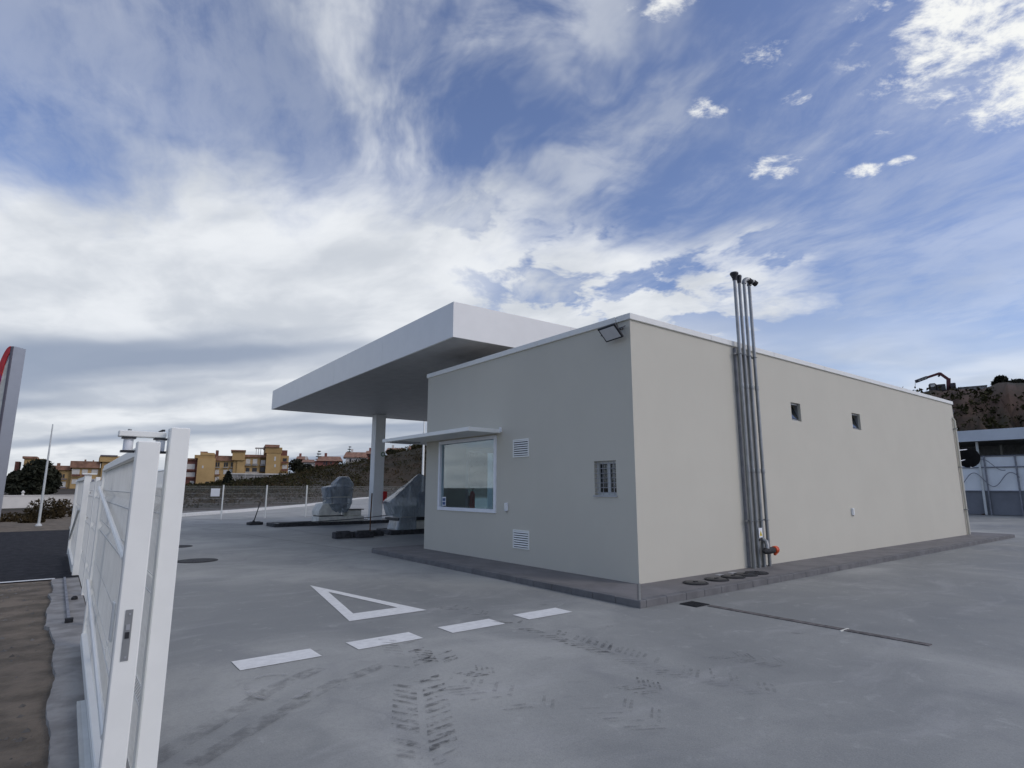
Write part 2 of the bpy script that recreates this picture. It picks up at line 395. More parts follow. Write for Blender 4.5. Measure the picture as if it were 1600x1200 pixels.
# earth to the horizon
struct(MB().quad((-2500, -2500, -.03), (2500, -2500, -.03), (2500, 2500, -.03), (-2500, 2500, -.03)).build('ground', MAT['dirt']))
# concrete forecourt, bounded by the white kerb at the back
KB = [gpt(262, 809), gpt(380, 800), gpt(480, 791), gpt(560, 780), gpt(586, 777.5)]
fc = [(-7.22, -40, 0), (60, -40, 0), (60, 60, 0)] + [tuple(KB[4]), tuple(KB[3]), tuple(KB[2]), tuple(KB[1]), tuple(KB[0]), (-6.9, 24.5, 0), (-6.95, 12, 0), (-7.0, 6, 0)]
struct(MB().quad(*fc).build('forecourt', MAT['concrete']))
mb = MB()                                                  # poured footing strip, ragged outer edge, along the gate
edge = []
for k in range(141):
    y = -7 + k*14/140
    edge.append((-7.37 + .018*math.sin(y*1.7) + .014*math.sin(y*4.3+1) + random.uniform(-.007, .007) - (.055 if 2.5 < y < 5.2 else 0), y))
for k in range(140):
    (xa, ya), (xb, yb) = edge[k], edge[k+1]
    mb.quad((xa, ya, .012), (-7.02, ya, .012), (-7.02, yb, .012), (xb, yb, .012)); mb.quad((xa, ya, -.03), (xa, ya, .012), (xb, yb, .012), (xb, yb, -.03))
struct(mb.build('footing_strip', MAT['rough_conc']))
struct(MB().quad((-160, 7.15, -.018), (-6.95, 7.15, -.018), (-6.9, 22.5, -.018), (-160, 17, -.018)).build('road', MAT['asphalt']))
struct(MB().quad((-60, 7.18, -.012), (-7.35, 7.18, -.012), (-7.35, 7.32, -.012), (-60, 7.32, -.012)).build('road_edge_line', MAT['paint']))
pc_ = mat('pale_new_concrete', (.36, .358, .335), .8, var=.08, scale=.6, bump=.2, bscale=50, stain=.15, sscale=.3)
struct(MB().quad((-2.6, 21.9, .004), (30, 21.9, .004), (46, 60, .004), *[(p.x+.1, p.y-.12, .004) for p in reversed(KB)]).build('rear_slab', pc_))
# expansion joints sawn into the slab
jm = mat('joint_filler', (.10, .10, .10), .9, var=.2)
for i, (a, b) in enumerate((((-.25, 21.2), (.0, 12.1)), ((-1.12, 7.9), (-3.2, 24)))):
    a = Vector((*a, .004)); b = Vector((*b, .004)); n = Vector((-(b-a).y, (b-a).x, 0)).normalized()*.008
    struct(MB().quad(a-n, b-n, b+n, a+n).build('expansion_joint', jm))

# terrain behind the site: distance from the viewpoint and height of the crest along each bearing
def lerp_table(t, x):
    if x <= t[0][0]: return t[0][1]
    for (a, b), (c, d) in zip(t, t[1:]):
        if x <= c: return b + (d-b)*(x-a)/(c-a)
    return t[-1][1]
CREST = [(-2600, 764), (100, 763), (285, 763), (330, 760.5), (360, 755), (400, 752), (450, 746), (480, 739), (500, 735), (530, 729), (565, 722), (600, 712), (640, 701), (680, 693), (760, 688), (1000, 690), (1300, 700), (1500, 705), (2000, 720), (2600, 763)]
R0T = [(-2600, 46), (280, 46), (380, 50), (480, 64), (560, 96), (590, 116), (640, 120), (2600, 120)]
def hills():
    mb = MB(); cols = []; bear = [b*1.5 for b in range(-50, 58)]      # degrees right of the viewing direction
    rs = [44, 50, 56, 63, 71, 80, 90, 100, 112, 125, 140, 155, 172, 200, 260, 400]
    for b in bear:
        px = 800 + FPX*math.tan(math.radians(max(-70, min(70, b)))) ; cy = lerp_table(CREST, px)
        top = 1.6 + max(0, 763.2-cy)/FPX*160*math.cos(math.radians(max(-60, min(60, b)))); col = []
        for r in rs:
            r0 = lerp_table(R0T, px); t = min(1, max(0, (r-r0)/(160-r0))); s = t*t*(3-2*t)*.55 + t*.45
            h = -.02 + max(0, top)*s
            h += (random.uniform(-.5, .5)*.30*min(1, t*3))*(1 if r < 150 else .3)*(1 if top > 2 else .3)
            a = YAW - math.radians(b)
            if t <= 0: h = -.05
            col.append(len(mb.v)); mb.v.append(Vector((CAM.x+r*math.cos(a), CAM.y+r*math.sin(a), h)))
        cols.append(col)
    for c0, c1 in zip(cols, cols[1:]):
        for k in range(len(rs)-1): mb.f.append((c0[k], c0[k+1], c1[k+1], c1[k]))
    return mb
hl = struct(hills().build('hillside', MAT['scrub'], smooth='all'))

def hill_h(b, r):
    px = 800 + FPX*math.tan(math.radians(b)); cy = lerp_table(CREST, px)
    top = 1.6 + max(0, 763.2-cy)/FPX*160*math.cos(math.radians(b)); r0 = lerp_table(R0T, px); t = min(1, max(0, (r-r0)/(160-r0))); return -.02 + top*(t*t*(3-2*t)*.55+t*.45)
def bearing(px): return math.degrees(math.atan((px-800)/FPX))
def polar(px, r, z=None):
    b = bearing(px); a = YAW-math.radians(b); return Vector((CAM.x+r*math.cos(a), CAM.y+r*math.sin(a), hill_h(b, r) if z is None else z))

# cut earth bank behind the car wash
def bank():
    mb = MB(); rows = []
    for b2 in range(50, 122):
        b = b2*.5; px = 800+FPX*math.tan(math.radians(b)); a = YAW-math.radians(b)
        cy = lerp_table([(1200, 690), (1330, 650), (1420, 618), (1450, 611), (1500, 610), (1545, 606), (1575, 598), (1600, 599), (1700, 602), (1900, 612), (2300, 640)], px)
        top = 1.6 + (763.5-cy)/FPX*74*math.cos(math.radians(b)); row = []
        for r, s in ((47, 0), (52, .10), (56, .27), (60, .46), (64, .66), (68, .82), (74, 1.0), (84, 1.01), (100, 1.0), (130, .6), (170, 0)):
            rr = r + random.uniform(-1.2, 1.2); h = top*s + (random.uniform(-.45, .45) if 0 < s < 1 else 0) - .04
            row.append(len(mb.v)); mb.v.append(Vector((CAM.x+rr*math.cos(a), CAM.y+rr*math.sin(a), h)))
        rows.append(row)
    for c0, c1 in zip(rows, rows[1:]):
        for k in range(len(c0)-1): mb.f.append((c0[k], c0[k+1], c1[k+1], c1[k]))
    return mb
struct(bank().build('earth_bank', MAT['redearth'], smooth='all'))

# pavement round the building with its kerb stones
XL, YB, KY, KX = -1.11, -.945, 7.85, 18.15
kw = .13
pv = MB().box((XL+kw, YB+kw, -.02), (KX, KY, PL-.006)).build('pavement', MAT['pave']); struct(pv)
stone = MB().box((0, 0, -.02), (kw, .4465, PL)); 
k0 = stone.build('kerbstone', MAT['kerb'], None, bevel=.008)
COL.objects.unlink(k0)
def kerb_at(x, y, rz, i, sx=1.0):
    o = k0.copy(); COL.objects.link(o); o.name = 'kerbstone'; o.parent = pv; o.location = (x, y, random.uniform(-.002, .001)); o.rotation_euler = (0, 0, rz+random.uniform(-.002, .002)); o.scale = (1, sx, 1)
n = 0; y = YB
while y < KY-.3: kerb_at(XL, y, 0, n); y += .45; n += 1
x = XL+kw
while x < KX-.3: kerb_at(x+.45, YB, PI/2, n) if False else kerb_at(x+.445, YB, PI/2, n); x += .45; n += 1
# metal strip on the diagonal joint at the corner
a = Vector((XL+.02, YB+.02, 0)); b = Vector((-.01, -.01, 0)); nn = Vector((.7, -.7, 0))*.016
MB().prism([(a-nn)+Vector((0, 0, PL-.004)), (a+nn)+Vector((0, 0, PL-.004)), (b+nn)+Vector((0, 0, PL-.004)), (b-nn)+Vector((0, 0, PL-.004))], (0, 0, .012)).build('joint_strip', MAT['galv'], pv)

# painted markings
def mark(name, pts): return struct(MB().quad(*[(x, y, .005) for x, y in pts]).build(name, MAT['paint']))
for k in range(4):
    x0 = -6.05 + 1.108*k; mark('painted_dash', [(x0, -.55), (x0+.735, -.55), (x0+.735, -.215), (x0, -.215)])
A, B, Cc = Vector((-4.0, 3.63)), Vector((-4.52, .71)), Vector((-3.45, .71)); a2, b2, c2 = Vector((-3.985, 2.85)), Vector((-4.31, 1.10)), Vector((-3.68, 1.10))
mb = MB()
for p, q, r_, s_ in ((A, B, b2, a2), (B, Cc, c2, b2), (Cc, A, a2, c2)): mb.quad(*[(v.x, v.y, .005) for v in (p, q, r_, s_)])
struct(mb.build('yield_triangle', MAT['paint']))

# ================================================================== THE STATION BUILDING
BX, BY, BH = 16.77, 6.946, 4.58
bld = thing('station_building', (0, 0, PL), 'low cream rendered station building with flat white-edged roof on a dark pavement', 'building')
def wall_panel(org, uax, nax, ulen, z0, z1, holes, th, name, m, parent):
    """a wall with real openings: outer face at org, thickness th towards -nax"""
    us = sorted({0, ulen, *[h[0] for h in holes], *[h[1] for h in holes]}); zs = sorted({z0, z1, *[h[2] for h in holes], *[h[3] for h in holes]})
    org, uax, nax = Vector(org), Vector(uax), Vector(nax); mb = MB()
    P3 = lambda u, z, d: org + uax*u + Vector((0, 0, z)) - nax*d
    solid = lambda i, j: 0 <= i < len(us)-1 and 0 <= j < len(zs)-1 and not any(h[0] <= (us[i]+us[i+1])/2 <= h[1] and h[2] <= (zs[j]+zs[j+1])/2 <= h[3] for h in holes)
    for i in range(len(us)-1):
        for j in range(len(zs)-1):
            if not solid(i, j): continue
            a, b, c, d = us[i], us[i+1], zs[j], zs[j+1]
            mb.quad(P3(a, c, 0), P3(b, c, 0), P3(b, d, 0), P3(a, d, 0)); mb.quad(P3(a, c, th), P3(a, d, th), P3(b, d, th), P3(b, c, th))
            if not solid(i-1, j): mb.quad(P3(a, c, 0), P3(a, d, 0), P3(a, d, th), P3(a, c, th))
            if not solid(i+1, j): mb.quad(P3(b, c, 0), P3(b, c, th), P3(b, d, th), P3(b, d, 0))
            if not solid(i, j-1): mb.quad(P3(a, c, 0), P3(a, c, th), P3(b, c, th), P3(b, c, 0))
            if not solid(i, j+1): mb.quad(P3(a, d, 0), P3(b, d, 0), P3(b, d, th), P3(a, d, th))
    bm = bmesh.new(); me0 = mb.mesh('t'); bm.from_mesh(me0); bmesh.ops.remove_doubles(bm, verts=bm.verts, dist=1e-4); bmesh.ops.recalc_face_normals(bm, faces=bm.faces)
    me = bpy.data.meshes.new(name); bm.transform(Matrix.Translation(-world_pos(parent))); bm.to_mesh(me); bm.free(); me.materials.append(m)
    o = bpy.data.objects.new(name, me); COL.objects.link(o); o.parent = parent; return o
TH = .24; ZT = BH-.11
VY0, VY1 = 2.745, 3.265
SW = (3.86, 6.28, 1.07, 2.74); BW = (.42, .935, 1.475, 2.07)
wall_panel((0, 0, 0), (0, 1, 0), (-1, 0, 0), BY, PL-.02, ZT, [SW, BW], TH, 'wall', MAT['render'], bld)
RW = [(5.40, 5.84, 3.11, 3.52), (8.56, 9.06, 3.11, 3.53)]
wall_panel((TH, 0, 0), (1, 0, 0), (0, -1, 0), BX-2*TH, PL-.02, ZT, [(a-TH, b-TH, c, d) for a, b, c, d in RW], TH, 'wall', MAT['render'], bld)
MB().box((0, -.0, 0), (0, 0, 0))
# short return so that both street faces meet flush at the corners
MB().box((BX-TH, 0, PL-.02), (BX, BY, ZT)).build('wall', MAT['render'], bld)
wall_panel((TH, BY, 0), (1, 0, 0), (0, 1, 0), BX-2*TH, PL-.02, ZT, [(1.07-TH, 7.2, PL-.01, 2.66)], TH, 'wall', MAT['render'], bld)
MB().box((TH, TH, PL-.02), (BX-TH, BY-TH, PL+.004)).build('floor', MAT['soffit'], bld)
MB().box((TH, TH, 3.3), (BX-TH, BY-TH, 3.36)).build('ceiling', MAT['inner'], bld)
MB().box((TH, TH, ZT-.25), (BX-TH, BY-TH, ZT-.12)).build('roof', MAT['greywall'], bld)
MB().box((7.6, TH+.002, PL+.006), (7.75, BY-TH-.002, 3.298)).build('partition', MAT['inner'], bld)
e = .035                                                     # coping, in lengths with open joints
def coping(a, b): MB().box(a, b).build('coping', MAT['coping'], bld, bevel=.006)
L = [(-e + k*(BX+2*e)/7) for k in range(8)]
for p, q in zip(L, L[1:]):
    coping((p+.003, -e, ZT), (q-.003, TH+.05, BH)); coping((p+.003, BY-TH-.05, ZT), (q-.003, BY+e, BH))
L = [TH+.056 + k*(BY-2*TH-.112)/3 for k in range(4)]
for p, q in zip(L, L[1:]):
    coping((-e, p+.003, ZT), (TH+.05, q-.003, BH)); coping((BX-TH-.05, p+.003, ZT), (BX+e, q-.003, BH))

# large shop window
y0, y1, z0, z1 = SW; f = .075
sw = MB()
for a, b in (((-.03, y0, z0), (.10, y1, z0+f)), ((-.03, y0, z1-f), (.10, y1, z1)), ((-.03, y0, z0+f), (.10, y0+f, z1-f)), ((-.03, y1-f, z0+f), (.10, y1, z1-f))): sw.box(a, b)
sw = sw.build('shop_window', MAT['pvc'], bld)
MB().box((.03, y0+f, z0+f), (.038, y1-f, z1-f)).build('pane', MAT['glass'], sw)
MB().box((.0265, 5.98, z0+f+.03), (.0285, 6.15, z0+f+.24)).build('sticker', MAT['pvc'], sw)
MB().box((.0245, 6.00, z0+f+.05), (.026, 6.13, z0+f+.12)).build('sticker_print', MAT['bluep'], sw); MB().box((.0245, 6.00, z0+f+.14), (.026, 6.13, z0+f+.21)).build('sticker_print', MAT['bluep'], sw)
# shop front glazing on the pump side
sf = MB()
for a, b in (((1.07, BY-.17, PL), (1.21, BY-.07, 2.66)), ((1.21, BY-.17, 2.56), (7.2, BY-.07, 2.66)), ((3.1, BY-.17, PL), (3.18, BY-.07, 2.56)), ((5.1, BY-.17, PL), (5.18, BY-.07, 2.56)), ((7.12, BY-.17, PL), (7.2, BY-.07, 2.56))): sf.box(a, b)
sf = sf.build('shop_front', MAT['pvc'], bld)
for a, b in ((1.21, 3.1), (3.18, 5.1), (5.18, 7.12)): MB().box((a, BY-.125, PL+.01), (b, BY-.117, 2.56)).build('pane', MAT['glass'], sf)
# awning over the window, carried round the corner along the front
aw = MB().prism([(-.85, 3.70, 2.775), (-.85, 7.80, 2.775), (9.0, 7.80, 2.775), (9.0, BY+.003, 2.775), (-.003, BY+.003, 2.775), (-.003, 3.70, 2.775)], (0, 0, .085)).build('awning', MAT['white'], bld, bevel=.006)
for k in range(3): MB().box((-.72+.0, 7.06+.22*k, 2.75), (-.12, 7.16+.22*k, 2.7745)).build('light_fitting', MAT['silver'], aw)
MB().box((-.05, 3.672, 2.80), (-.003, 3.697, 2.90)).build('end_cap', MAT['pvc'], aw)
# louvred vents
def vent(z0, z1):
    v = MB()
    for a, b in (((-.018, VY0, z0), (-.001, VY1, z0+.025)), ((-.018, VY0, z1-.025), (-.001, VY1, z1)), ((-.018, VY0, z0+.025), (-.001, VY0+.025, z1-.025)), ((-.018, VY1-.025, z0+.025), (-.001, VY1, z1-.025))): v.box(a, b)
    v = v.build('vent', MAT['white'], bld)
    MB().box((-.004, VY0+.025, z0+.025), (-.0005, VY1-.025, z1-.025)).build('backing', MAT['dark'], v)
    n = 7; h = (z1-z0-.05)/n
    for k in range(n):
        zc = z0+.025+(k+.62)*h
        MB().obox((-.014, (VY0+VY1)/2, zc), (.0015, 0, -.001), (0, (VY1-VY0)/2-.027, 0), (-.006, 0, -.0125)).build('slat', MAT['white'], v)
vent(2.23, 2.60); vent(.40, .765)
# small barred window
y0, y1, z0, z1 = BW
bw = MB()
for a, b in (((.10, y0, z0), (.16, y1, z0+.05)), ((.10, y0, z1-.05), (.16, y1, z1)), ((.10, y0, z0+.05), (.16, y0+.035, z1-.05)), ((.10, y1-.035, z0+.05), (.16, y1, z1-.05)), ((.10, (y0+y1)/2-.03, z0+.05), (.16, (y0+y1)/2+.03, z1-.05))): bw.box(a, b)
bw = bw.build('barred_window', MAT['wire'], bld)
MB().box((.125, y0+.035, z0+.05), (.131, (y0+y1)/2-.03, z1-.05)).build('pane', MAT['darkglass'], bw); MB().box((.125, (y0+y1)/2+.03, z0+.05), (.131, y1-.035, z1-.05)).build('pane', MAT['darkglass'], bw)
MB().box((.2385, y0-.1, z0-.1), (.30, y1+.1, z1+.1)).build('blind', MAT['dark'], bw)
MB().box((-.025, y0-.02, z0-.022), (.12, y1+.02, z0-.001)).build('sill', MAT['silver'], bw)
for k in range(4): yy = y0+.065+(y1-y0-.13)*k/3; MB().tube([(.02, yy, z0), (.02, yy, z1)], .0055, 6).build('bar', MAT['silver'], bw)
for k in range(7): zz_ = z0+.05+(z1-z0-.1)*k/6; MB().tube([(.008, y0, zz_), (.008, y1, zz_)], .0045, 6).build('bar', MAT['silver'], bw)
# high slit windows in the long wall, tilted open
for i, (a, b, c, d) in enumerate(RW):
    w = MB()
    for p, q in (((a, .05, c), (b, .11, c+.04)), ((a, .05, d-.04), (b, .11, d)), ((a, .05, c+.04), (a+.04, .11, d-.04)), ((b-.04, .05, c+.04), (b, .11, d-.04))): w.box(p, q)
    w = w.build('slit_window', MAT['galv'], bld)
    MB().obox(((a+b)/2, .10, (c+d)/2), ((b-a)/2-.045, 0, 0), (0, .004, .0), (0, .06, (d-c)/2-.05)).build('pane', MAT['darkglass'], w)
    MB().box((a-.1, .2385, c-.1), (b+.1, .30, d+.1)).build('blind', MAT['dark'], w)
# small white boxes on the walls
def wallbox(c, n, label):
    t = thing('outlet_box', c, label, 'outlet box'); c = Vector(c); n = Vector(n); s = Vector((-n.y, n.x, 0)); zc = Vector((0, 0, .082))
    MB().obox(c+n*.022+zc, s*.045, n*.022, (0, 0, .082)).build('body', MAT['pvc'], t, bevel=.008)
    MB().obox(c+n*.049+zc+Vector((0, 0, .012)), s*.036, n*.004, (0, 0, .058)).build('lid', MAT['white'], t, bevel=.004)
    MB().tube([c+n*.025, c+n*.025-Vector((0, 0, .03))], .012, 8).build('cable_gland', MAT['galv'], t)
wallbox((0, 3.48, 1.13), (-1, 0, 0), 'small white outlet box beside the shop window')
wallbox((8.0, 0, .96), (0, -1, 0), 'small white outlet box on the long wall below the slit windows')
# downpipe at the far corner
dp = MB().tube([(BX-.16, -.055, PL+.01), (BX-.16, -.055, 3.9), (BX-.16, .02, 4.05)], .036, 10).build('downpipe', MAT['render'], bld, smooth=True)
for zc in (.9, 2.3, 3.6): MB().box((BX-.22, -.105, zc), (BX-.10, -.001, zc+.03)).build('clip', MAT['galv'], dp)

# ================================================================== FIXTURES ON THE BUILDING
def floodlight(loc, n, side, label):
    """loc: bracket foot on the wall, n: outward, side: along the wall"""
    t = thing('floodlight', loc, label, 'floodlight', 'floodlights under the roof edge'); p = Vector(loc); n = Vector(n); s = Vector(side); u = Vector((0, 0, 1))
    MB().obox(p+n*.012, s*.10, n*.012, u*.02).build('wall_plate', MAT['dark'], t)
    c = p+n*.22-u*.10; d = (n*.66-u*.74+s*.10).normalized(); sx = (s - d*s.dot(d) - u*.0).normalized(); uy = d.cross(sx)
    for k in (-1, 1): MB().tube([p+n*.024+s*.09*k, p+n*.08+s*.21*k, c+sx*.215*k], .010, 6).build('bracket_arm', MAT['dark'], t)
    MB().obox(c, sx*.19, uy*.15, d*.022).build('housing', MAT['dark'], t, bevel=.01)
    for k in range(7): MB().obox(c-d*.034+sx*(-.15+.05*k), sx*.006, uy*.13, d*.014).build('cooling_fin', MAT['dark'], t)
    MB().obox(c+d*.0235, sx*.158, uy*.118, d*.0025).build('lens', MAT['lens'], t)
    MB().tube([p+u*.015+n*.02, p+u*.10+n*.015-s*.04, p+u*.13+n*.01-s*.10], .008, 6).build('cable', MAT['dark'], t)
floodlight((0, .25, 4.35), (-1, 0, 0), (0, -1, 0), 'square floodlight aimed down beside the sharp near roof corner above the barred window')
floodlight((BX, .22, 4.30), (1, 0, 0), (0, -1, 0), 'grey floodlight sticking out past the far end of the long wall')
# sensor stub on the pump side corner
t = thing('wall_sensor', (.12, BY, 3.95), 'tiny black sensor just under the canopy on the pump side wall', 'sensor')
MB().box((.06, BY, 3.90), (.18, BY+.03, 4.0)).build('base', MAT['dark'], t); MB().lathe((.12, BY+.03, 3.95), [(.045, 0), (.045, .07), (.03, .10)], 12, (0, 1, -.2)).build('head', MAT['dark'], t, smooth=True)
# round mirror on a bracket at the far corner
t = thing('traffic_mirror', (BX+.003, .16, 2.62), 'round dark-backed mirror on a bracket at the far wall corner', 'mirror')
c = Vector((BX+.62, -.10, 2.66)); ax = Vector((.93, .36, 0)).normalized()
MB().lathe(c, [(.02, -.030), (.20, -.026), (.31, -.012), (.34, .004), (.345, .02), (.33, .03), (.02, .05)], 32, ax).build('back_shell', MAT['matte'], t, smooth=True)
MB().tube([(BX+.003, .16, 2.90), (BX+.30, .10, 2.90), c+Vector((0, 0, .28))], .016, 8).build('arm', MAT['pvc'], t)
MB().tube([(BX+.003, .16, 2.50), (BX+.25, .10, 2.52), c+Vector((.05, .05, -.05))], .016, 8).build('arm', MAT['pvc'], t)
MB().box((BX+.001, .08, 2.42), (BX+.018, .24, 2.98)).build('wall_plate', MAT['galv'], t)
MB().obox(c+Vector((.13, -.12, .05)), (.09, 0, 0), (0, .01, 0), (0, 0, .012)).build('clip', MAT['pvc'], t)
MB().obox(c+Vector((.02, -.05, -.335)), (.09, 0, 0), (0, .01, 0), (0, 0, .012)).build('clip', MAT['pvc'], t)

# vent pipes against the long wall
px_ = [3.20, 3.375, 3.56, 3.76]
names = ['galvanised vent pipe with a wide black funnel cap, outermost of the four', 'thin vent pipe with a small black cap between the funnel cap and the elbows',
         'vent pipe with a rounded grey elbow on top, next to the small black cap', 'galvanised vent pipe with a short bent elbow, over the orange coupling']
for i, x in enumerate(px_):
    t = thing('vent_pipe', (x, -.13, PL), names[i], 'vent pipe', 'vent pipes rising along the long wall'); top = 5.90 if i != 1 else 5.88
    MB().tube([(x, -.13, PL-.01), (x, -.13, 2.6), (x, -.13, top)], .034, 12).build('pipe', MAT['galv'], t, smooth=True)
    for zc in (1.9, 3.6): MB().lathe((x, -.13, zc), [(.041, 0), (.044, .015), (.044, .075), (.041, .09)], 12).build('coupling', MAT['galv'], t, smooth=True)
    if i < 2:
        w = .085 if i == 0 else .056
        MB().lathe((x, -.13, top-.03), [(.040, 0), (.046, .05), (w, .13), (w*1.04, .15), (w*.9, .17)], 16).build('cap', MAT['dark'], t, smooth=True)
    else:
        pts = [(x + .085*(1-math.cos(a)), -.13-.03*(1-math.cos(a)), top-.02+.10*math.sin(a)) for a in [PI*k/10 for k in range(8)]]
        MB().tube(pts, .050, 12).build('elbow', MAT['galv'], t, smooth=True)
        MB().tube([pts[-2], pts[-1], tuple(Vector(pts[-1])+(Vector(pts[-1])-Vector(pts[-2])).normalized()*.06)], .058, 12).build('outlet', MAT['iron'], t, smooth=True)
    # strut channel behind the pipe
    MB().box((x-.03, -.05, PL), (x+.01, -.002, BH-.14)).build('rail', MAT['frame'], t)
for zc, lab in ((4.30, 'steel clamp bar across the four vent pipes just below the roof edge'), (.98, 'steel clamp bar across the four vent pipes above the warning plate')):
    t = thing('clamp_bar', (px_[0]-.1, -.06, zc), lab, 'clamp')
    MB().box((px_[0]-.12, -.092, zc-.016), (px_[3]+.09, -.058, zc+.016)).build('channel', MAT['galv'], t)
    for x in px_: MB().tube([(x-.043, -.092, zc), (x-.043, -.14, zc), (x-.025, -.172, zc), (x+.025, -.172, zc), (x+.043, -.14, zc), (x+.043, -.092, zc)], .008, 6).build('u_bolt', MAT['galv'], t)
t = thing('hose_coupling', (3.83, -.22, .40), 'dark filling coupling with an orange cap pointing sideways from the vent pipes', 'pipe coupling')
MB().tube([(3.83, -.165, .62), (3.83, -.24, .58), (3.80, -.27, .50), (3.78, -.27, .44)], .042, 10).build('elbow', MAT['galv'], t, smooth=True)
MB().tube([(3.66, -.27, .40), (3.72, -.27, .415), (3.98, -.27, .415), (4.02, -.27, .415)], [.03, .06, .062, .052], 12).build('body', MAT['iron'], t, smooth=True)
MB().lathe((4.02, -.27, .415), [(.05, 0), (.072, .01), (.072, .10), (.045, .13)], 14, (1, 0, .05)).build('cap', MAT['orange'], t, smooth=True)
MB().tube([(4.14, -.27, .43), (4.19, -.27, .455), (4.215, -.27, .445)], .014, 8).build('handle', MAT['dark'], t, smooth=True)
MB().obox((4.10, -.27, .345), (.05, 0, .02), (0, .02, 0), (-.006, 0, .012)).build('lever', MAT['orange'], t)
t.location.x -= .34
t = thing('warning_plate', (3.77, -.175, .67), 'small white plate with a yellow warning triangle tied to the vent pipes', 'sign')
MB().box((3.70, -.182, .66), (3.83, -.177, .84)).build('plate', MAT['pvc'], t)
MB().prism([(3.715, -.1825, .69), (3.815, -.1825, .69), (3.765, -.1825, .79)], (0, -.002, 0)).build('triangle', MAT['yellow'], t)
MB().prism([(3.757, -.185, .705), (3.773, -.185, .705), (3.768, -.185, .765)], (0, -.002, 0)).build('mark', MAT['blackp'], t)
MB().box((3.71, -.190, .60), (3.80, -.174, .635)).build('tag', MAT['dark'], t)
t.location.x -= .35

# round filler covers set into the pavement below the pipes
lab = ['round black filler cover in the pavement, nearest the building corner', 'round black filler cover, second along the pavement from the building corner',
       'round black filler cover in the middle of the row of five', 'round black filler cover, fourth along from the building corner', 'round black filler cover right under the vent pipes']
for i, x in enumerate((.78, 1.37, 1.86, 2.26, 2.62)):
    t = thing('filler_cover', (x, -.5, PL-.006), lab[i], 'cover', 'filler covers beside the wall'); r = .20
    MB().lathe((x, -.5, PL-.007), [(r, 0), (r, .018), (r-.02, .022), (r-.035, .012)], 24).build('ring', MAT['iron'], t, smooth=True)
    MB().lathe((x, -.5, PL-.006), [(r-.04, 0), (r-.04, .020), (r-.06, .026)], 24).build('lid', MAT['dark'], t, smooth=True)
    MB().box((x-.04, -.52, PL+.0205), (x+.04, -.48, PL+.03)).build('handle', MAT['iron'], t)
    if i in (2, 3): MB().box((x-.05, -.26, PL-.005), (x+.11, -.18, PL+.004)).build('tag_plate', MAT['silver'], t)

# ================================================================== CANOPY
cx0, cx1, cy0, cy1, cz0, cz1 = -.63, 14.0, 4.74, 20.60, 5.05, 5.90
CROT = -math.radians(1.37)
can = thing('station_canopy', (cx0, cy0, 0), 'flat white canopy with deep plain fascia over the pump islands', 'canopy')
def fpanels(axis, a, b, fixed, n, sgn):
    for k in range(n):
        p = a+(b-a)*k/n+(.004 if k else 0); q = a+(b-a)*(k+1)/n-(.004 if k < n-1 else 0)
        if axis == 'y': MB().box((fixed, p, cz0), (fixed+.05*sgn, q, cz1)).build('fascia_panel', MAT['fascia'], can)
        else: MB().box((p, fixed, cz0), (q, fixed+.05*sgn, cz1)).build('fascia_panel', MAT['fascia'], can)
fpanels('y', cy0, cy1, cx0, 4, 1); fpanels('x', cx0+.05, cx1-.05, cy0, 4, 1); fpanels('y', cy0, cy1, cx1, 4, -1); fpanels('x', cx0+.05, cx1-.05, cy1, 4, -1)
n = 24
for k in range(n):
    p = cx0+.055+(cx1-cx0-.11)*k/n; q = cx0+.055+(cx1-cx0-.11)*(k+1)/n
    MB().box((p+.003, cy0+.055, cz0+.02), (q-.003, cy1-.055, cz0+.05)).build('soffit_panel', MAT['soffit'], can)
MB().box((cx0+.06, cy0+.06, cz0+.055), (cx1-.06, cy1-.06, cz1-.10)).build('roof_deck', MAT['greywall'], can)
for xw in (4.45, 11.3):
    lx = cx0+(xw-cx0)*math.cos(CROT)+(19.5-cy0)*math.sin(CROT); ly = cy0-(xw-cx0)*math.sin(CROT)+(19.5-cy0)*math.cos(CROT); x = lx
    MB().box((x-.25, ly-.25, .10), (x+.25, ly+.25, cz0+.018)).build('column', MAT['colw'], can, bevel=.02)
can.rotation_euler.z = CROT
# sticker and red plate on the column
t = thing('column_sticker', (4.55, 19.245, 3.15), 'round green sticker high on the white canopy column', 'sticker')
MB().lathe((4.60, 19.243, 3.17), [(.11, 0), (.11, .006)], 20, (0, -1, 0)).build('disc', MAT['greenp'], t); MB().lathe((4.60, 19.236, 3.17), [(.06, 0), (.06, .004)], 16, (0, -1, 0)).build('symbol', MAT['pvc'], t)
t = thing('emergency_stop_plate', (4.72, 19.3, .9), 'tall red plate fixed to the edge of the canopy column', 'sign')
MB().box((4.68, 19.18, .88), (4.86, 19.235, 1.44)).build('plate', MAT['red'], t); MB().box((4.70, 19.235, 1.0), (4.74, 19.249, 1.3)).build('bracket', MAT['galv'], t)

